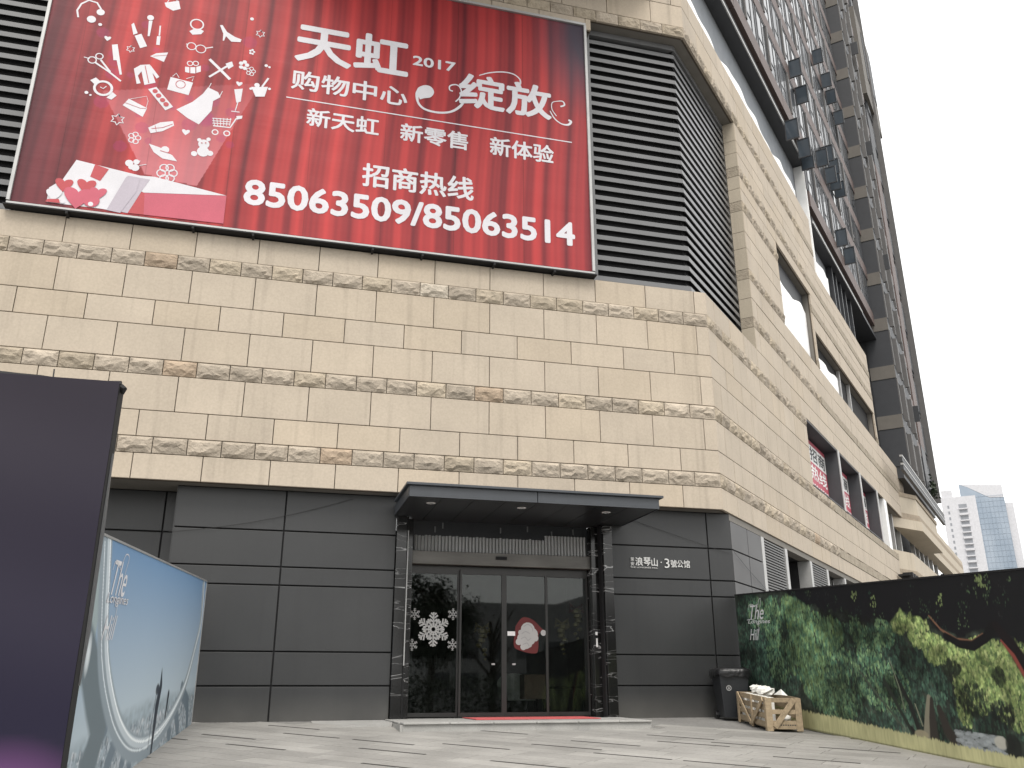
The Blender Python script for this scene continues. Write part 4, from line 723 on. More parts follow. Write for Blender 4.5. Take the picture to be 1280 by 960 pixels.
# ------------------------------------------------------------------ purple display board
pb = thing('display_board', (-3, 7.7, gz(7.7)), 'tall dark purple display board standing at the left edge in front of the blue hoarding', 'board')
U, V = (-6.0, -1.352), (gz(7.5), 2.88); nu, nv = 120, 100; uu = np.linspace(*U, nu)[None, :]; vv = np.linspace(*V, nv)[:, None]
img = np.zeros((nv, nu, 3)); img[:] = s2l((56, 47, 66)); tt = np.clip((vv - .2) / 2.6, 0, 1)[..., None]; img = s2l((42, 36, 72)) * (1 - tt) + img * tt
gl_ = np.clip(1 - np.sqrt((uu + 1.72) ** 2 / .5 + (vv + .46) ** 2 / .4), 0, 1)[..., None]; img = img * (1 - gl_) + s2l((205, 130, 215)) * gl_
gl_ = np.clip(1 - np.sqrt((uu + 2.4) ** 2 / 1.6 + (vv + .7) ** 2 / .75), 0, 1)[..., None]; img = img * (1 - gl_) + s2l((150, 85, 175)) * gl_
ink_sheet('printed_cloth', M['print'], pb, lambda u, o, v: Vector((u, 7.5 - o, v)), U, V, img * .37, .006 * np.sin(uu * 3 + vv * 2) + .008 * np.sin(vv * 5 + uu) + .02)
MB().box(-6, -1.352, 7.5, 7.72, gz(7.5) - .1, 2.86).build('frame_box', M['gap'], pb)
mb = MB(); pts = [(-6 + i * .155, 7.56, 2.87 + .012 * math.sin(i * 1.3) + (.02 if i % 7 == 3 else 0)) for i in range(31)]; mb.tube(pts, .035, 6); mb.tube([(-1.36, 7.56, 2.87), (-1.33, 7.55, 2.84), (-1.33, 7.56, 2.80)], [.03, .035, .01], 6); mb.build('rolled_cloth_edge', M['gap'], pb)
mb = MB(); mb.prism([(7.60, 2.3), (7.70, 1.7), (7.75, .9), (7.66, .5), (7.62, 1.4)], -1.349, -1.335, 0); mb.build('edge_gleam', M['louver'], pb)  # grey sliver standing in for the gleam along the board's side
MB().tube([(-1.88, 7.58, 2.86), (-1.885, 7.58, 2.98)], .006, 5).build('wire_tip', M['cable'], pb)
# ------------------------------------------------------------------ wheelie bin
def local(name, loc, rot, label, cat):
    o = thing(name, loc, label, cat); return o, Frame(loc[0], loc[1], R(rot))
bn, BFm = local('wheeled_bin', (8.47, 15.75, gz(15.75)), -14, 'black wheeled rubbish bin with a bag under its lid, against the dark wall', 'bin')
bz_ = gz(15.6)
def bp(u, o, z): return BFm(u * .93, o * .93, z * .93 + bz_)
mb = MB(bp); lo = [(-.23, -.26), (.23, -.26), (.23, .24), (-.23, .24)]; hi = [(-.29, -.34), (.29, -.34), (.29, .34), (-.29, .34)]
mb.add([(x, -y, .05) for x, y in lo] + [(x, -y, .86) for x, y in hi] + [(x * 1.06, -y * 1.06, .86) for x, y in hi] + [(x * 1.06, -y * 1.06, .91) for x, y in hi], [(0, 1, 2, 3)] + [(k, (k + 1) % 4, 4 + (k + 1) % 4, 4 + k) for k in range(4)] + [(4 + k, 4 + (k + 1) % 4, 8 + (k + 1) % 4, 8 + k) for k in range(4)] + [(8 + k, 8 + (k + 1) % 4, 12 + (k + 1) % 4, 12 + k) for k in range(4)] + [(12, 13, 14, 15)])
mb.build('bin_body', M['plastic_bin'], bn, bevel=.02)
mb = MB(bp); n = 20; P = []
for k in range(n):
    a_ = 2 * math.pi * k / n; x, y = .335 * max(-1, min(1, 1.35 * math.cos(a_))), .385 * max(-1, min(1, 1.35 * math.sin(a_))); dr = random.uniform(.0, .11)
    P += [(x * .75, y * .75, .985), (x, y, .955), (x * 1.03, y * 1.03, .90), (x * 1.0, y * 1.0, .86 - dr)]
mb.add(P, [(4 * k + j, 4 * ((k + 1) % n) + j, 4 * ((k + 1) % n) + j + 1, 4 * k + j + 1) for k in range(n) for j in range(3)] + [[4 * k for k in range(n)]]); mb.build('bag_over_lid', M['bag'], bn, smooth=True)
for x in (-.26, .26):
    w_ = MB(); c = bp(x, -.25, .09); ax = Vector((BFm.c, BFm.n, 0)); w_.tube([c - ax * .03, c + ax * .03], .09, 12); w_.build('wheel', M['bag'], bn)
mb = MB(bp); mb.tube([bp(-.24, -.37, .9), bp(-.24, -.44, .93), bp(.24, -.44, .93), bp(.24, -.37, .9)], .016, 6); mb.build('handle', M['plastic_bin'], bn)
mb = MB(bp); ring(mb, -.12, .60, .045, .014, .325); ribbon(mb, [(-.135, .575), (-.12, .635), (-.105, .575)], .016, .326); mb.build('emblem', M['alu'], bn, fix=False)
# ------------------------------------------------------------------ pine crate
ca_ = math.atan2(1.59, .35)
CF = Frame(8.01, 13.74, ca_)                                  # s along the long side, o towards the short side
cr0 = thing('wooden_crate', (8.4, 14.5, gz(14.5)), 'open raw pine crate with diagonal braces, filled with white packing, beside the woodland hoarding', 'crate')
CL, CW, CH = 1.58, .55, .51
def cpnt(u, o, z):
    q = CF(u, o, 0); q.z = SL * (q.y - YB) + z + .004; return q
def stick(*b):
    u = random.uniform(.8, 1.15); o = MB(cpnt).box(*b).build('board', M['pine'], cr0, bevel=.003); o.color = (.31 * u, .24 * u, .155 * u, 1); return o
def brace(p0, p1, wd, o0, o1, along):
    (a0, z0), (a1, z1) = p0, p1; d = Vector((a1 - a0, z1 - z0)).normalized(); n = Vector((-d.y, d.x)) * wd / 2
    Q = [(a0 + n.x, z0 + n.y), (a0 - n.x, z0 - n.y), (a1 - n.x, z1 - n.y), (a1 + n.x, z1 + n.y)]
    mb = MB(cpnt)
    if along: mb.prism(Q, o0, o1, 1)
    else: mb.prism(Q, o0, o1, 0)
    o = mb.build('brace', M['pine'], cr0, bevel=.003); u = random.uniform(.9, 1.15); o.color = (.33 * u, .255 * u, .165 * u, 1)
# long side facing the plaza is at o = 0, the far long side at o = CW
for o0, o1 in ((-.0, .022), (CW - .022, CW)):
    for z0 in (.05, .18, .31, .43): stick(.0, CL, o0, o1, z0, z0 + .085)
for s in (.0, CL / 2 - .035, CL - .07):
    stick(s + .001, s + .075, -.024, -.002, .0, CH)
brace((.09, .49), (CL / 2 - .02, .05), .075, -.046, -.026, True); brace((CL - .09, .49), (CL / 2 + .02, .05), .075, -.046, -.026, True)
for s0, s1 in ((-.024, -.002), (CL + .002, CL + .024)):
    stick(s0, s1, -.024, .08, .0, CH); stick(s0, s1, CW - .085, CW + .02, .0, CH)
    stick(s0 + .003, s1 - .001, .082, CW - .087, .03, .16); stick(s0 + .003, s1 - .001, .082, CW - .087, .26, .33); stick(s0 + .003, s1 - .001, .082, CW - .087, .44, CH)
brace((.10, .06), (CW - .10, .49), .085, -.05, -.027, False)
stick(.0, CL, .024, CW - .024, .03, .05)
mb = MB(cpnt)
for k in range(9): mb.box(-.0225, -.0216, .16 + k * .038, .16 + k * .038 + .024, .085, .103)
mb.build('stencil_mark', M['cable'], cr0)
def lump(name, u, o, z, r, label, sq=.6, nn=3):
    mb = MB(cpnt); P, F = [], []; n, m_ = 9, 6; rg = np.random.default_rng(int(u * 1000 + o * 77 + 5))
    for j in range(m_ + 1):
        for i in range(n):
            th, ph = math.pi * j / m_, 2 * math.pi * i / n; q = r * rg.uniform(.7, 1.2); P.append((u + q * math.sin(th) * math.cos(ph), o + q * math.sin(th) * math.sin(ph) * .9, z + q * sq * math.cos(th)))
    for j in range(m_):
        for i in range(n): F.append((j * n + i, j * n + (i + 1) % n, (j + 1) * n + (i + 1) % n, (j + 1) * n + i))
    mb.add(P, F); return tag(mb.build(name, M['foam'], None), label, 'packing')
lump('packing_lump', 1.38, .3, .56, .15, 'left of the two large crumpled white packing lumps on top of the crate', .6)
lump('packing_lump', 1.0, .34, .55, .18, 'right of the two large crumpled white packing lumps on top of the crate', .5)
lump('packing_lump', .35, .42, .17, .1, 'small white packing lump low inside the crate behind its end boards', .6)
mb = MB(cpnt); mb.add([(.5, .3, .53), (.26, .36, .54), (.26, .46, .53), (.45, .48, .54), (.33, .38, .63), (.38, .43, .55)], [(0, 1, 4), (1, 2, 4), (2, 3, 4), (3, 0, 4), (0, 1, 2, 3)])
tag(mb.build('torn_sheet', M['foam']), 'pointed torn white foam sheet sticking up at the near end of the crate', 'packing')
mb = MB(cpnt); 
for s in (.2, .55, .95, 1.3): mb.box(s, s + .22, .035, .2, .08, .5)
tag(mb.build('packing_filling', M['foam']), 'white packing blocks seen between the slats of the crate', 'packing', kind='stuff')
# ------------------------------------------------------------------ sign on the dark wall
sg = thing('wall_sign', (7.45, 15.66 + .33, 2.77), 'small silver lettering sign with a 3 on the dark panel right of the door', 'sign')
SO = -.315
def sl_(body, x0, x1, z0, z1, bd, th=.012):
    mb = text_mesh(body, x0, x1, z0, z1, FRONT, SO, bd); o = mb.build('lettering', M['signmetal'], sg, fix=False)
    so_ = o.modifiers.new('s', 'SOLIDIFY'); so_.thickness = th; so_.offset = 0
sl_('荣', 6.81, 6.885, 2.885, 2.96, .01); sl_('安', 6.81, 6.885, 2.80, 2.875, .01); sl_('浪', 6.91, 7.07, 2.80, 2.97, .02); sl_('琴', 7.085, 7.235, 2.80, 2.97, .02); sl_('山', 7.25, 7.385, 2.80, 2.96, .02); sl_('·', 7.45, 7.475, 2.87, 2.895, .03); sl_('3', 7.535, 7.64, 2.775, 2.96, .0); sl_('號', 7.665, 7.80, 2.79, 2.94, .015); sl_('公', 7.81, 7.935, 2.79, 2.94, .015); sl_('馆', 7.95, 8.085, 2.79, 2.94, .015); sl_('THE LONGINES HILL', 6.80, 7.385, 2.755, 2.785, .0)
# ------------------------------------------------------------------ things stuck on the glass
def snow(cx, cz, r, label, group=None, y=DY + .014, big=True):
    fr = Frame(0, y, 0); mb = MB(fr)
    for k in range(6):
        a_ = math.pi / 6 + k * math.pi / 3; d = Vector((math.cos(a_), math.sin(a_))); n = Vector((-d.y, d.x)); c = Vector((cx, cz))
        ribbon(mb, [tuple(c + d * r * .12), tuple(c + d * r)], r * .1, .003)
        for q, ln in ((.42, .3), (.62, .34), (.82, .22)) if big else ((.5, .35), (.8, .25)):
            for s_ in (-1, 1): ribbon(mb, [tuple(c + d * r * q), tuple(c + d * r * (q + ln * .6) + n * s_ * r * ln * .75)], r * .095, .0032 + .0002 * s_)
        if big:
            a2 = a_ + math.pi / 6; d2 = Vector((math.cos(a2), math.sin(a2))); n2 = Vector((-d2.y, d2.x)); ribbon(mb, [tuple(c + d2 * r * .15), tuple(c + d2 * r * .68)], r * .11, .0036)
            for s_ in (-1, 1): ribbon(mb, [tuple(c + d2 * r * .38), tuple(c + d2 * r * .62 + n2 * s_ * r * .14)], r * .09, .0038 + .0002 * s_)
    ring(mb, cx, cz, r * .16, r * .07, .004); ring(mb, cx, cz, r * .32, r * .05, .0042)
    o = mb.build('snowflake_sticker', M['sticker'], fix=False); tag(o, label, 'sticker', group)
snow(2.99, 1.56, .31, 'large white snowflake sticker in the middle of the left glass pane')
for x, z, lb_ in ((2.63, 1.83, 'upper left of the four small snowflake stickers round the large one'), (3.36, 1.84, 'upper right of the four small snowflake stickers round the large one'), (2.60, 1.28, 'lower left of the four small snowflake stickers round the large one'), (3.36, 1.29, 'lower right of the four small snowflake stickers round the large one')): snow(x, z, .105, lb_, 'small snowflake stickers on the left glass pane', big=False)
fr = Frame(0, DY - .056, 0)
hat = thing('hat_sticker', (4.75, DY - .06, 1.4), 'red and white winter hat sticker on the third glass pane', 'sticker')
mb = MB(fr); mb.add([(x, .003, z) for x, z in smooth_path([(4.56, 1.64), (4.7, 1.80), (4.9, 1.76), (5.06, 1.62), (5.14, 1.55), (5.02, 1.5), (5.0, 1.2), (4.9, 1.14), (4.62, 1.2), (4.52, 1.3), (4.56, 1.64)], 4)[:-1]], [list(range(40))]); mb.build('red_cloth', M['stickred'], hat, fix=False)
mb = MB(fr)
for x, z, r in ((4.80, 1.57, .14), (4.88, 1.49, .12), (4.68, 1.42, .09), (4.76, 1.33, .11), (4.62, 1.35, .06), (4.86, 1.38, .08), (4.95, 1.42, .06), (4.71, 1.26, .06), (4.66, 1.52, .05), (4.83, 1.30, .05)): disc(mb, x, z, r, .005 + x * .0001 + z * .0003)
mb.build('white_fur', M['sticker'], hat, fix=False)
mb = MB(fr)
for pts in ([(4.72, 1.63), (4.80, 1.67), (4.88, 1.62), (4.90, 1.54)], [(4.68, 1.5), (4.76, 1.54), (4.84, 1.5)], [(4.66, 1.4), (4.74, 1.44), (4.80, 1.38), (4.86, 1.42)], [(4.7, 1.3), (4.78, 1.33), (4.82, 1.28)]): ribbon(mb, smooth_path(pts, 4), .012, .007)
mb.build('fur_curl', M['stickgrey'], hat, fix=False)
mb = MB(fr); disc(mb, 5.11, 1.52, .055, .006); mb.build('pompom', M['sticker'], hat, fix=False)
mb = MB(fr); mb.box(4.40, 4.55, .002, .004, 1.46, 1.54); tag(mb.build('notice_sticker', M['white']), 'small pale rectangular notice stuck beside the hat sticker', 'sticker')
MB().box(5.985, 6.02, 16.735, 16.757, 1.2, 1.33)
k = MB(); k.box(6.10, 6.13, 16.482, 16.498, 1.26, 1.42); k.box(6.09, 6.13, 16.48, 16.498, 1.48, 1.54); tag(k.build('door_control', M['white']), 'small white door control on the marble right of the glass doors', 'switch')
# lobby contents
ch = thing('armchair', (5.3, 19.2, 0), 'pale tub armchair seen dimly through the glass doors', 'chair')
mb = MB(); n = 14; P = []
for k in range(n + 1):
    a_ = math.pi * (-.1 + 1.2 * k / n); c_, s_ = math.cos(a_), math.sin(a_); h = .55 + .3 * max(0, s_)
    P += [(5.3 + .42 * c_, 19.2 + .42 * s_, .3), (5.3 + .46 * c_, 19.2 + .46 * s_, h), (5.3 + .36 * c_, 19.2 + .36 * s_, h), (5.3 + .34 * c_, 19.2 + .34 * s_, .3)]
mb.add(P, [(4 * k + j, 4 * k + 4 + j, 4 * k + 4 + (j + 1) % 4, 4 * k + (j + 1) % 4) for k in range(n) for j in range(4)]); mb.build('backrest', M['foam'], ch, smooth=False)
MB().box(4.98, 5.62, 18.88, 19.5, .28, .44).build('seat', M['foam'], ch, bevel=.04)
for x, y in ((5.02, 18.92), (5.58, 18.92), (5.02, 19.44), (5.58, 19.44)): MB().box(x - .02, x + .02, y - .02, y + .02, 0, .28).build('leg', M['gap'], ch)
bx_ = MB(); bx_.box(4.98, 5.42, 17.6, 17.95, .32, .78); tag(bx_.build('cardboard_box', M['cardboard'], bevel=.005), 'brown cardboard box standing behind the third glass pane', 'box')
tb = thing('low_table', (6.0, 18.6, 0), 'dark low table behind the right glass pane', 'table'); MB().box(5.55, 6.5, 18.3, 18.9, .52, .56).build('tabletop', M['gap'], tb)
for x, y in ((5.6, 18.35), (6.45, 18.35), (5.6, 18.85), (6.45, 18.85)): MB().box(x - .02, x + .02, y - .02, y + .02, 0, .52).build('leg', M['gap'], tb)
def garland(x, z, col, label, y=16.90):
    t = thing('hanging_ornament', (x, y, z - .6), label, 'ornament')
    mb = MB(); 
    for k in range(7):
        c = Vector((x + random.uniform(-.07, .07), y, z - k * .085)); r = .09 * (1 - k * .11)
        mb.tube([c + Vector((0, 0, r * .8)), c + Vector((0, 0, r * .3)), c - Vector((0, 0, r * .4)), c - Vector((0, 0, r * .9))], [r * .2, r, r * 1.1, r * .2], 7)
    mb.build('baubles', M['gold'], t); mb = MB()
    for s_ in (-1, 1): mb.tube([Vector((x, y - .01, z + .05)), Vector((x + s_ * .12, y - .01, z + .12)), Vector((x + s_ * .14, y - .01, z + .0)), Vector((x, y - .01, z + .03))], [.02, .05, .04, .02], 6)
    mb.build('bow', col, t)
garland(5.55, 1.66, M['gold'], 'gold hanging ornament inside the right glass pane'); garland(5.85, 1.95, M['stickred'], 'hanging ornament with a red bow inside the right glass pane'); garland(3.95, 1.55, M['gold'], 'dim gold ornament inside the second glass pane')
# ------------------------------------------------------------------ cables
def cable(p0, p1, sag, label):
    P = [Vector(p0).lerp(Vector(p1), k / 16) - Vector((0, 0, sag * 4 * (k / 16) * (1 - k / 16))) for k in range(17)]; tag(MB().tube(P, .0035, 4).build('cable', M['cable']), label, 'cable')
cable(FRONT(-1.8, -.30, 3.1), FRONT(1.35, -.30, 3.85), .1, 'thin dark cable sagging across the wall left of the canopy')
cable(FRONT(6.7, -.30, 3.75), FRONT(9.0, -.30, 3.1), .0, 'thin dark cable slanting across the panel above the small sign')
cable(SIDE(SF, .01, 3.16), SIDE(2.9, .01, 2.55), .03, 'thin dark cable slanting down the corner panels')
# ------------------------------------------------------------------ side windows, sheets and posters
for s0, s1 in ((8.9, 13.3), (13.5, 17.1), (17.3, 20.75)):
    wn = MB(SIDE).box(s0, s1, -.62, -.6, 6.16, 8.25).build('window', M['tglass'], mall)
    MB(SIDE).box(s1, s1 + .2, -.6, .0, 6.152, 8.255).build('window_pier', M['tgrey'], mall)
    MB(SIDE).box(s1 - .02, s1 + .22, .001, .03, 6.151, 8.256).build('pier_trim', M['alu'], mall)
    MB(SIDE).box(s0, s1, -.595, -.008, 8.20, 8.254).build('window_head', M['tgrey'], mall)
    MB(SIDE).box(s0, s1, -.595, .02, 6.152, 6.19).build('window_sill', M['tgrey'], mall)
for s0, s1, lb_ in ((10.6, 13.28, 'nearest of the three red window posters, partly hidden by the stone jamb'), (15.1, 17.08, 'middle one of the three red window posters'), (19.3, 20.73, 'farthest and narrowest of the three red window posters')):
    ps = thing('window_poster', tuple(SIDE(s0, -.42, 6.2)), lb_, 'poster', 'red posters in the side windows')
    MB(SIDE).box(s0, s1, -.44, -.43, 6.2, 7.42).build('red_sheet', M['print_rose'], ps); MB(SIDE).box(s0 + .3, s1, -.44, -.43, 7.425, 8.0).build('white_sheet', M['white'], ps); MB(SIDE).box(s0, s1, -.44, -.43, 8.005, 8.14).build('red_sheet', M['print_rose'], ps)
    wd_ = s1 - s0
    text_mesh('招商', s0 + .4, s1 - .15, 7.48, 7.95, SIDE, -.425, .03).build('lettering', M['tgrey'], ps, fix=False); text_mesh('热线', s0 + .3, s1 - .15, 6.85, 7.35, SIDE, -.425, .03).build('lettering', M['white'], ps, fix=False); text_mesh('85063509', s0 + .2, s1 - .1, 6.5, 6.72, SIDE, -.425, .02).build('lettering', M['white'], ps, fix=False)
def sheet(s0, s1, o, z0, z1, amp, label, lean=.0):
    n = int((s1 - s0) * 8); P, F = [], []; ph = random.uniform(0, 6)
    for i in range(n + 1):
        s = s0 + (s1 - s0) * i / n; top = z1 + amp * .6 * math.sin(s * 1.1 + ph) + amp * .35 * math.sin(s * 2.3 + 1); oo = o + .02 * math.sin(s * 4.1)
        for j in range(5): P.append((s, oo + lean * j / 4, z0 + (top - z0) * j / 4))
    for i in range(n):
        for j in range(4): F.append((5 * i + j, 5 * i + 5 + j, 5 * i + 6 + j, 5 * i + 1 + j))
    mb = MB(SIDE); mb.add(P, F); o_ = mb.build('plastic_sheet', M['white_sheet'], fix=False, smooth=True); m_ = o_.modifiers.new('s', 'SOLIDIFY'); m_.thickness = .006
    return tag(o_, label, 'sheet')
sheet(7.65, 12.0, -.2, 10.84, 12.8, .2, 'large white plastic sheet closing the tall opening in the side wall')
sheet(13.0, 16.6, -.2, 10.84, 11.75, .15, 'white plastic sheet closing the low opening farther along the side wall')
for s0, s1, zt in ((7.6, 12.0, 13.6), (12.15, 23.3, 12.25)):
    MB(SIDE).box(s0 - .02, s1 + .02, -.34, -.28, 10.84, zt).build('opening_back', M['tgrey'] if s0 < 10 else M['louver_bk'], mall)
MB(SIDE).box(12.02, 12.13, -.34, -.01, 10.84, 13.58).build('opening_jamb', M['stone'], mall).color = (.4, .36, .3, 1)
for s in (16.7, 18.6): MB(SIDE).box(s, s + .12, -.27, -.15, 10.84, 12.24).build('mullion', M['alu'], mall)
# ------------------------------------------------------------------ far end of the podium: loggia, stone balconies
MB(SIDE).box(20.97, 48, -1.8, -1.7, 3.9, 10.7).build('loggia_back', M['louver_bk'], mall); MB(SIDE).box(20.97, 32, -1.69, -.37, 8.1, 8.24).build('loggia_soffit', M['soffit'], mall)
MB(SIDE).box(22.6, 23.3, -.25, .0, 5.9, 8.25).build('white_pier', M['white'], mall)
for s in (24.6, 26.6, 28.6, 33.5, 35.2, 37.0, 39.0, 41.0, 43.5): MB(SIDE).box(s, s + .25, -.5, -.3, 6.1, 8.7).build('mullion', M['alu'], mall)
def stone_block(name, poly, z0, z1, mat='stone', col=(.44, .385, .305)):
    mb = MB(SIDE); mb.prism(poly, z0, z1); o = mb.build(name, M[mat], mall); o.color = (*col, 1); return o
def balcony(s0, s1, cham, o1, zs):
    for z0, z1, mt, out_ in zs:
        stone_block('balcony_course', [(s0 - out_ * .3, -.35), (s0 + cham, o1 + out_), (s1, o1 + out_), (s1 + .02, -.35)], z0, z1, mt, (.44, .385, .305) if mt == 'stone' else (.31, .26, .2))
balcony(23.4, 37, 2.6, .45, [(4.9, 5.22, 'stone', .12), (5.225, 5.5, 'rough', .06), (5.505, 6.3, 'stone', 0)])
balcony(27, 37.5, 2.2, .55, [(7.75, 8.2, 'stone', .12), (8.205, 8.5, 'rough', .06), (8.505, 9.3, 'stone', 0), (9.305, 9.5, 'rough', .05)])
for z0, z1, mt in ((8.26, 8.7, 'stone'), (8.705, 8.95, 'rough'), (8.955, 9.5, 'stone'), (9.505, 9.8, 'rough'), (9.805, 10.1, 'stone')): stone_block('parapet_course', [(37.6, -.5), (37.6, .1), (58, .1), (58, -.5)], z0 - .4, z1 - .4, mt, (.44, .385, .305) if mt == 'stone' else (.31, .26, .2))
for z0, z1, mt in ((3.9, 4.4, 'stone'), (4.405, 4.7, 'rough'), (4.705, 5.9, 'stone')): stone_block('parapet_course', [(27.6, -.5), (27.6, .02), (58, .02), (58, -.5)], z0, z1, mt, (.44, .385, .305) if mt == 'stone' else (.31, .26, .2))
MB(SIDE).box(48, 58, -.6, -.4, 5.95, 7.8).build('end_windows', M['tglass'], mall)
fl_ = thing('floodlight', tuple(SIDE(24.5, .3, 5.3)), 'small dark floodlight bracket on the stone below the far balcony', 'lamp'); MB(SIDE).box(23.3, 25.2, .05, .5, 5.05, 5.12).build('arm', M['gap'], fl_)
for s in (23.5, 24.2, 24.9): MB(SIDE).box(s, s + .4, .2, .6, 4.9, 5.2).build('lamp_head', M['gap'], fl_)
# ------------------------------------------------------------------ apartment tower over the podium
tw = thing('apartment_tower', tuple(SIDE(15, -4, 17.4)), 'tall brown and grey apartment tower rising behind and above the shopping centre', 'building')
FH, FZ = 2.62, 21.03
def tbox(name, mat, s0, s1, o0, o1, z0, z1, par=tw): return MB(SIDE).box(s0, s1, o0, o1, z0, z1).build(name, M[mat], par)
tbox('core', 'tdark', -8, 14.38, -14, -.55, 20.32, 64); tbox('core', 'tdark', 14.40, 28.4, -14, -.55, 17.82, 64)
tbox('floor_slab', 'tdark', -8, 14.38, -10, -.02, 20.12, 20.30); tbox('slab_edge', 'alu', -8, 14.40, -.018, .02, 20.10, 20.20); tbox('slab_face', 'gap', -8, 14.38, -.3, -.021, 20.31, 20.48)
tbox('floor_slab', 'tdark', 14.42, 28.4, -10, -.02, 17.62, 17.80); tbox('slab_edge', 'alu', 14.42, 24.5, -.018, .02, 17.60, 17.70); tbox('slab_face', 'gap', 14.42, 24.5, -.3, -.021, 17.81, 17.92)
tbox('recess_wall', 'recess', -8, 14.3, -.54, -.45, 17.0, 20.11); tbox('recess_wall', 'recess', 14.42, 23.6, -.54, -.45, 14.7, 17.61); tbox('white_end_wall', 'white', 14.22, 14.38, -.44, -.06, 15.2, 20.1)
tbox('terrace_floor', 'soffit', -8, 13.6, -10, -.51, 16.9, 17.0); tbox('terrace_floor', 'soffit', 13.62, 23.6, -10, -.51, 14.6, 14.7)
sheet(.6, 13.5, -.32, 17.2, 18.55, .22, 'long white plastic sheet along the upper terrace under the dark slab'); sheet(13.7, 18.2, -.32, 14.9, 16.8, .25, 'white plastic sheet on the lower terrace behind the stone parapet')
for s in (18.6, 19.4, 20.4, 21.4, 22.6): tbox('mullion', 'sash', s, s + .12, -.44, -.2, 15.0, 17.6)
# facade pieces
wm, wc = MB(SIDE), None
def frame_mb(w_, h_, t_=.07):
    mb = MB(SIDE)
    mb.box(0, t_, -.14, -.012, 0, h_); mb.box(w_ - t_, w_, -.14, -.012, 0, h_); mb.box(t_, w_ - t_, -.139, -.013, 0, t_); mb.box(t_, w_ - t_, -.139, -.013, h_ - t_, h_); mb.box(w_ * .55, w_ * .55 + t_ * .8, -.138, -.014, t_, h_ - t_); mb.box(t_, w_ * .55, -.137, -.015, h_ * .3, h_ * .3 + t_ * .8)
    return mb
def unplaced(mb, mat, name):
    o0 = SIDE(0, 0, 0); me, c = mb.mesh(name, mat); v = c - o0; return me, v
WF, WFv = unplaced(frame_mb(1.28, 1.9), M['sash'], 'window'); WP, WPv = unplaced(MB(SIDE).box(.07, 1.21, -.04, -.03, .07, 1.83), M['tglass'], 'pane')
SPn, SPv = unplaced(MB(SIDE).box(0, 2.96, -.5, 0, 0, .68), M['brown'], 'spandrel'); FNm, FNv = unplaced(MB(SIDE).box(-.07, .07, -.5, .04, 0, 1.93), M['tfin'], 'fin'); GPm, GPv = unplaced(MB(SIDE).box(-.2, .2, -.5, -.03, 0, 1.93), M['tgrey'], 'grey_pier')
def put(name, me, v, s, z, par=tw): return place(name, me, None, par, SIDE(s, 0, z) + v)
far = {k: MB(SIDE) for k in ('sash', 'tglass', 'brown', 'tfin', 'tgrey')}; nwin = 0
for k in range(-1, 16):
    zb = FZ + k * FH
    for j in range(0, 19):
        s = -.5 + j * 1.5
        if k < 0 and s < 14.3: continue
        if s + 1.5 > 28.4: continue
        vis = zb < .8 * (s + 1.5) + 19.5
        if vis:
            if j % 2 == 0: put('spandrel', SPn, SPv, s + .02, zb)
            f = put('window', WF, WFv, s + .16, zb + .70); p = place('pane', WP, None, f, SIDE(s + .16, 0, zb + .70) + WPv); nwin += 1
            if j % 2: put('fin', FNm, FNv, s, zb + .69)
            else: put('grey_pier', GPm, GPv, s, zb + .69)
        elif zb < 62:
            far['brown'].box(s, s + 1.5, -.5, 0, zb, zb + .68); far['tglass'].box(s + .2, s + 1.4, -.3, -.25, zb + .75, zb + 2.5); far['tgrey'].box(s - .2, s + .2, -.5, -.1, zb + .69, zb + 2.61)
print('tower windows', nwin)
# open casements
CSm, CSv = unplaced((lambda m: (m.box(-.03, .03, 0, .035, 0, .84), m.box(-.03, .03, .455, .49, 0, .84), m.box(-.028, .028, .035, .455, 0, .035), m.box(-.028, .028, .035, .455, .805, .84), m)[-1])(MB(SIDE)), M['sash'], 'open_casement'); CPm, CPv = unplaced(MB(SIDE).box(-.008, .008, .035, .455, .035, .805), M['casglass'], 'pane')
for s, z in DATA['CASE']:
    f = put('open_casement', CSm, CSv, s, z - .42); place('pane', CPm, None, f, SIDE(s, 0, z - .42) + CPv)
# block that steps forward, with its banded end face
b0, bo = 28.45, .61
tbox('core', 'tdark', b0 + .05, 41, -10, bo - .32, 10.3, 58)
for k in range(0, 19):
    zt = 13.5 + k * FH
    tbox('end_panel', 'tdark', b0, b0 + .04, -.56, bo, zt - FH + .01, zt - .70) if zt > 12.9 else None; tbox('end_band', 'tbeige', b0 - .03, b0 + .04, -.56, bo + .012, zt - .69, zt)
    for j in range(5):
        s = b0 + .1 + j * 1.35
        far['brown' if j == 4 else 'tgrey'].box(s, s + 1.33, bo - .33, bo - .02, zt - .69, zt - .05); far['tglass'].box(s + .25, s + 1.25, bo - .12, bo - .06, max(zt - FH, 10.3) + .02, zt - .72); far['tfin'].box(s - .05, s + .12, bo - .33, bo + .05 + .1 * (j % 2), max(zt - FH, 10.3), zt - .70)
    if k % 3 == 1: far['sash'].box(b0 + 1.5 + (k * 7 % 4), b0 + 1.55 + (k * 7 % 4), bo, bo + .4, zt - 1.9, zt - 1.0)
    far['tgrey'].box(37.2, 41, bo - .33, bo - .1, zt - FH, zt - .4); far['tfin'].box(39.2, 39.35, bo - .33, bo + .25, zt - FH, zt)
    far['tglass'].box(37.4, 39.1, bo - .09, bo - .05, zt - FH + .2, zt - .6)
tbox('brown_pier', 'brown', 35.3, 37.1, bo - .33, bo + .02, 13.5, 31.8); tbox('grey_pier', 'tdark', 35.3, 37.1, bo - .33, bo + .018, 10.9, 13.49); tbox('grey_pier', 'tgrey', 35.3, 37.1, bo - .33, bo + .018, 31.81, 36)
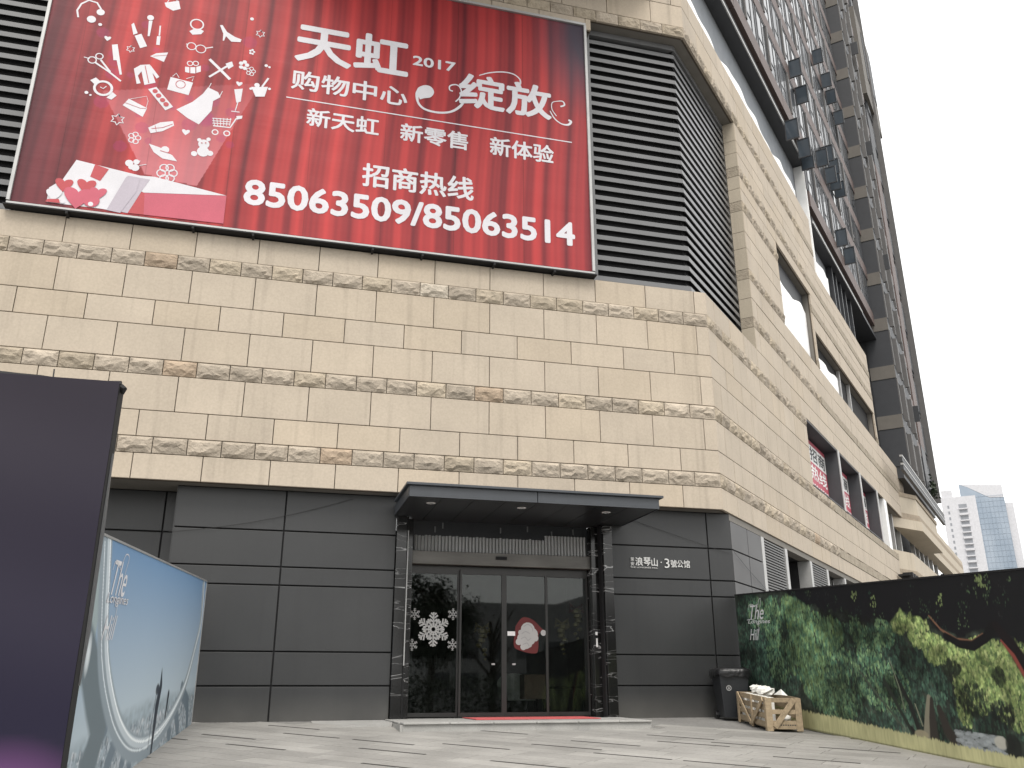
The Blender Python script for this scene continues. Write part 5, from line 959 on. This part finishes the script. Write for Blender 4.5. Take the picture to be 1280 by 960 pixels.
tbox('beige_crown', 'tbeige', 36.5, 42.5, -.4, bo + .12, 38, 45.2); tbox('crown_slot', 'tgrey', 38.5, 42.2, bo + .121, bo + .16, 40.5, 44.4)
for k, mb in far.items():
    if mb.v: mb.build('far_' + dict(sash='sashes', tglass='panes', brown='spandrels', tfin='fins', tgrey='piers')[k], M[k], tw)['kind'] = 'stuff'
for s0, s1, o_, z in ((24.2, 40.5, .8, 10.15), (24.2, 40.5, .8, 9.78)): tbox('edge_rail', 'alu', s0, s1, o_ - .1, o_ + .02, z + .2, z + .28); tbox('edge_beam', 'tdark', s0, s1, o_ - .14, o_, z - .02, z + .195)
tbox('under_wall', 'white', 24.2, 42, -.58, -.5, 9.0, 10.5)
pl = MB()
for k in range(140):
    c = SIDE(36.3 + random.gauss(0, .35), bo + .12 + abs(random.gauss(0, .1)), 10.7 + abs(random.gauss(0, .45))); d = Vector((random.gauss(0, 1), random.gauss(0, 1), random.gauss(0, 1))).normalized() * .2; e_ = d.cross(Vector((0, 0, 1))).normalized() * .09; pl.add([c, c + d / 2 + e_, c + d, c + d / 2 - e_], [(0, 1, 2, 3)], True)
pt_ = thing('balcony_plant', tuple(SIDE(36.3, bo + .12, 10.35)), 'small dark plant on the far end balcony of the tower', 'plant')
pl.build('foliage', M['leaf'], pt_, fix=False)['kind'] = 'stuff'; MB().tube([SIDE(36.3, bo + .12, 10.35), SIDE(36.3, bo + .15, 11.1)], .04, 5).build('stem', M['bark'], pt_)
# ------------------------------------------------------------------ far buildings
def far_frame(az, dist, yaw): return Frame(dist * math.sin(R(az)), dist * math.cos(R(az)), R(yaw))
WT = thing('residential_tower', tuple(far_frame(41.4, 520, 0)(0, 0, 0)), 'distant white apartment tower with a column of balconies, left of the glass tower', 'building')
f1 = far_frame(41.35, 520, -42)
MB(f1).box(0, 16.6, -14, 0, 0, 98.5).build('wall', M['whitetile'], WT); MB(f1).box(.6, 6, -12, -1, 98.6, 102.5).build('roof_house', M['whitetile'], WT)
rc = MB(f1)
for k in range(26):
    z = 94.5 - k * 3.1
    if z < 6: break
    MB(f1).box(8.0, 11.9, -1.2, .03, z - 2.3, z - .1).build('balcony_opening', M['greywin'], WT); MB(f1).box(7.8, 12.1, .031, .9, z - 2.9, z - 2.31 + (.5 if k % 2 else 0)).build('balcony_rail', M['whitetile'], WT)
    MB(f1).box(2.6, 3.5, -.5, .03, z - 2, z - .4).build('small_window', M['greywin'], WT)
GT = thing('glass_tower', tuple(far_frame(43.5, 580, 0)(0, 0, 0)), 'distant blue glass office tower with a slanted roof, behind the white tower', 'building')
f2 = far_frame(42.42, 580, -43)
m, t, b = nmat('blue_curtain_wall'); b.inputs['Roughness'].default_value = .35; b.inputs['Specular IOR Level'].default_value = .4
g_ = N(t, 'ShaderNodeNewGeometry'); mp = N(t, 'ShaderNodeMapping'); mp.inputs['Scale'].default_value = (.12, .12, .05); n_ = N(t, 'ShaderNodeTexNoise'); n_.inputs['Scale'].default_value = 1; L(t, g_.outputs[0], mp.inputs[0]); L(t, mp.outputs[0], n_.inputs[0])
cr_ = N(t, 'ShaderNodeValToRGB'); cr_.color_ramp.elements[0].position = .35; cr_.color_ramp.elements[0].color = (.23, .28, .34, 1); cr_.color_ramp.elements[1].position = .7; cr_.color_ramp.elements[1].color = (.32, .37, .43, 1); L(t, n_.outputs[0], cr_.inputs[0]); L(t, cr_.outputs[0], b.inputs['Base Color']); M['blueglass'] = m
MB(f2).prism([(0, 0), (22.4, 0), (22.4, 107), (15, 107.5), (4, 115), (0, 117)], -16, 0, 1).build('glass_wall', M['blueglass'], GT); MB(f2).prism([(0, 117.1), (4, 115.2), (15, 107.8), (22.4, 107.3), (22.4, 114.5)], -15, -.4, 1).build('slanted_crown', M['whitetile'], GT)
MB(f2).box(22.5, 26.5, -14, -1, 0, 104).build('side_core', M['whitetile'], GT)
fm = MB(f2)
for k in range(34): fm.box(0, 22.4, .01, .12, 3 + k * 3.2, 3.18 + k * 3.2)
for j in range(12): fm.box(j * 2.03, j * 2.03 + .14, .011, .125, 0, 107)
fm.build('curtain_wall_grid', M['blueglass'], GT)['kind'] = 'stuff'
# ------------------------------------------------------------------ across the street: only seen mirrored in the door glass
def leafy(x, y, h, r, n, label, bare=False):
    t = thing('street_tree', (x, y, gz(y)), label, 'tree'); z0 = gz(y)
    mb = MB(); mb.tube([(x, y, z0), (x + .1, y, z0 + h * .35), (x - .1, y, z0 + h * .7)], [.24, .2, .1], 7)
    for k in range(14 if bare else 6):
        a_ = random.uniform(0, 6.28); zz = z0 + h * random.uniform(.3, .65); q = Vector((math.cos(a_) * r, math.sin(a_) * r, h * .3)) * random.uniform(.5, 1); mb.tube([(x, y, zz), Vector((x, y, zz)) + q * .5, Vector((x, y, zz)) + q], [.09, .06, .03], 5)
    mb.build('trunk', M['bark'], t)
    if bare: return
    V_, F_ = [], []; cs = [Vector((x + random.gauss(0, r * .45), y + random.gauss(0, r * .4), z0 + h * random.uniform(.45, .95))) for _ in range(26)]
    for i in range(n):
        c = random.choice(cs) + Vector((random.gauss(0, .5), random.gauss(0, .5), random.gauss(0, .45))); d = Vector((random.gauss(0, 1), random.gauss(0, 1), random.gauss(0, .7))).normalized() * .22; e_ = d.cross(Vector((random.random(), random.random(), 1))).normalized() * .1; k = len(V_); V_ += [c, c + d / 2 + e_, c + d, c + d / 2 - e_]; F_.append((k, k + 1, k + 2, k + 3))
    mb = MB(); mb.v, mb.f = V_, F_; mb.build('crown', M['leaf'], t, fix=False)
leafy(9.4, -20, 8.6, 2.6, 12000, 'broad leafy street tree mirrored in the left glass pane'); leafy(13.1, -20, 8.5, 2.4, 0, 'bare street tree mirrored in the second glass pane', True)
hg = MB(); 
for i in range(9000):
    c = Vector((random.uniform(4, 34), -14 + random.gauss(0, .7), gz(-14) + random.uniform(0, 2.6))); d = Vector((random.gauss(0, 1), random.gauss(0, 1), random.gauss(0, 1))).normalized() * .22; e_ = d.cross(Vector((0, .3, 1))).normalized() * .1; hg.add([c, c + d / 2 + e_, c + d, c + d / 2 - e_], [(0, 1, 2, 3)], True)
tag(hg.build('hedge', M['leaf'], fix=False), 'dark hedge mirrored low in the glass doors', 'hedge', kind='stuff')
for x0, x1, y, h, lb_ in ((16, 34, -60, 9.5, 'grey office block mirrored in the second glass pane'), (40, 70, -80, 12.5, 'taller grey block mirrored in the third glass pane')):
    bl = thing('office_block', ((x0 + x1) / 2, y, -1.4), lb_, 'building'); MB().box(x0, x1, y - 12, y, -1.4, h).build('wall', M['facade_far'], bl)
    for k in range(int(h / 3.2)):
        for j in range(int((x1 - x0) / 3)): MB().box(x0 + .6 + j * 3, x0 + 2.5 + j * 3, y + .005, y + .03, .6 + k * 3.2, 2.4 + k * 3.2).build('window', M['tglass'], bl)
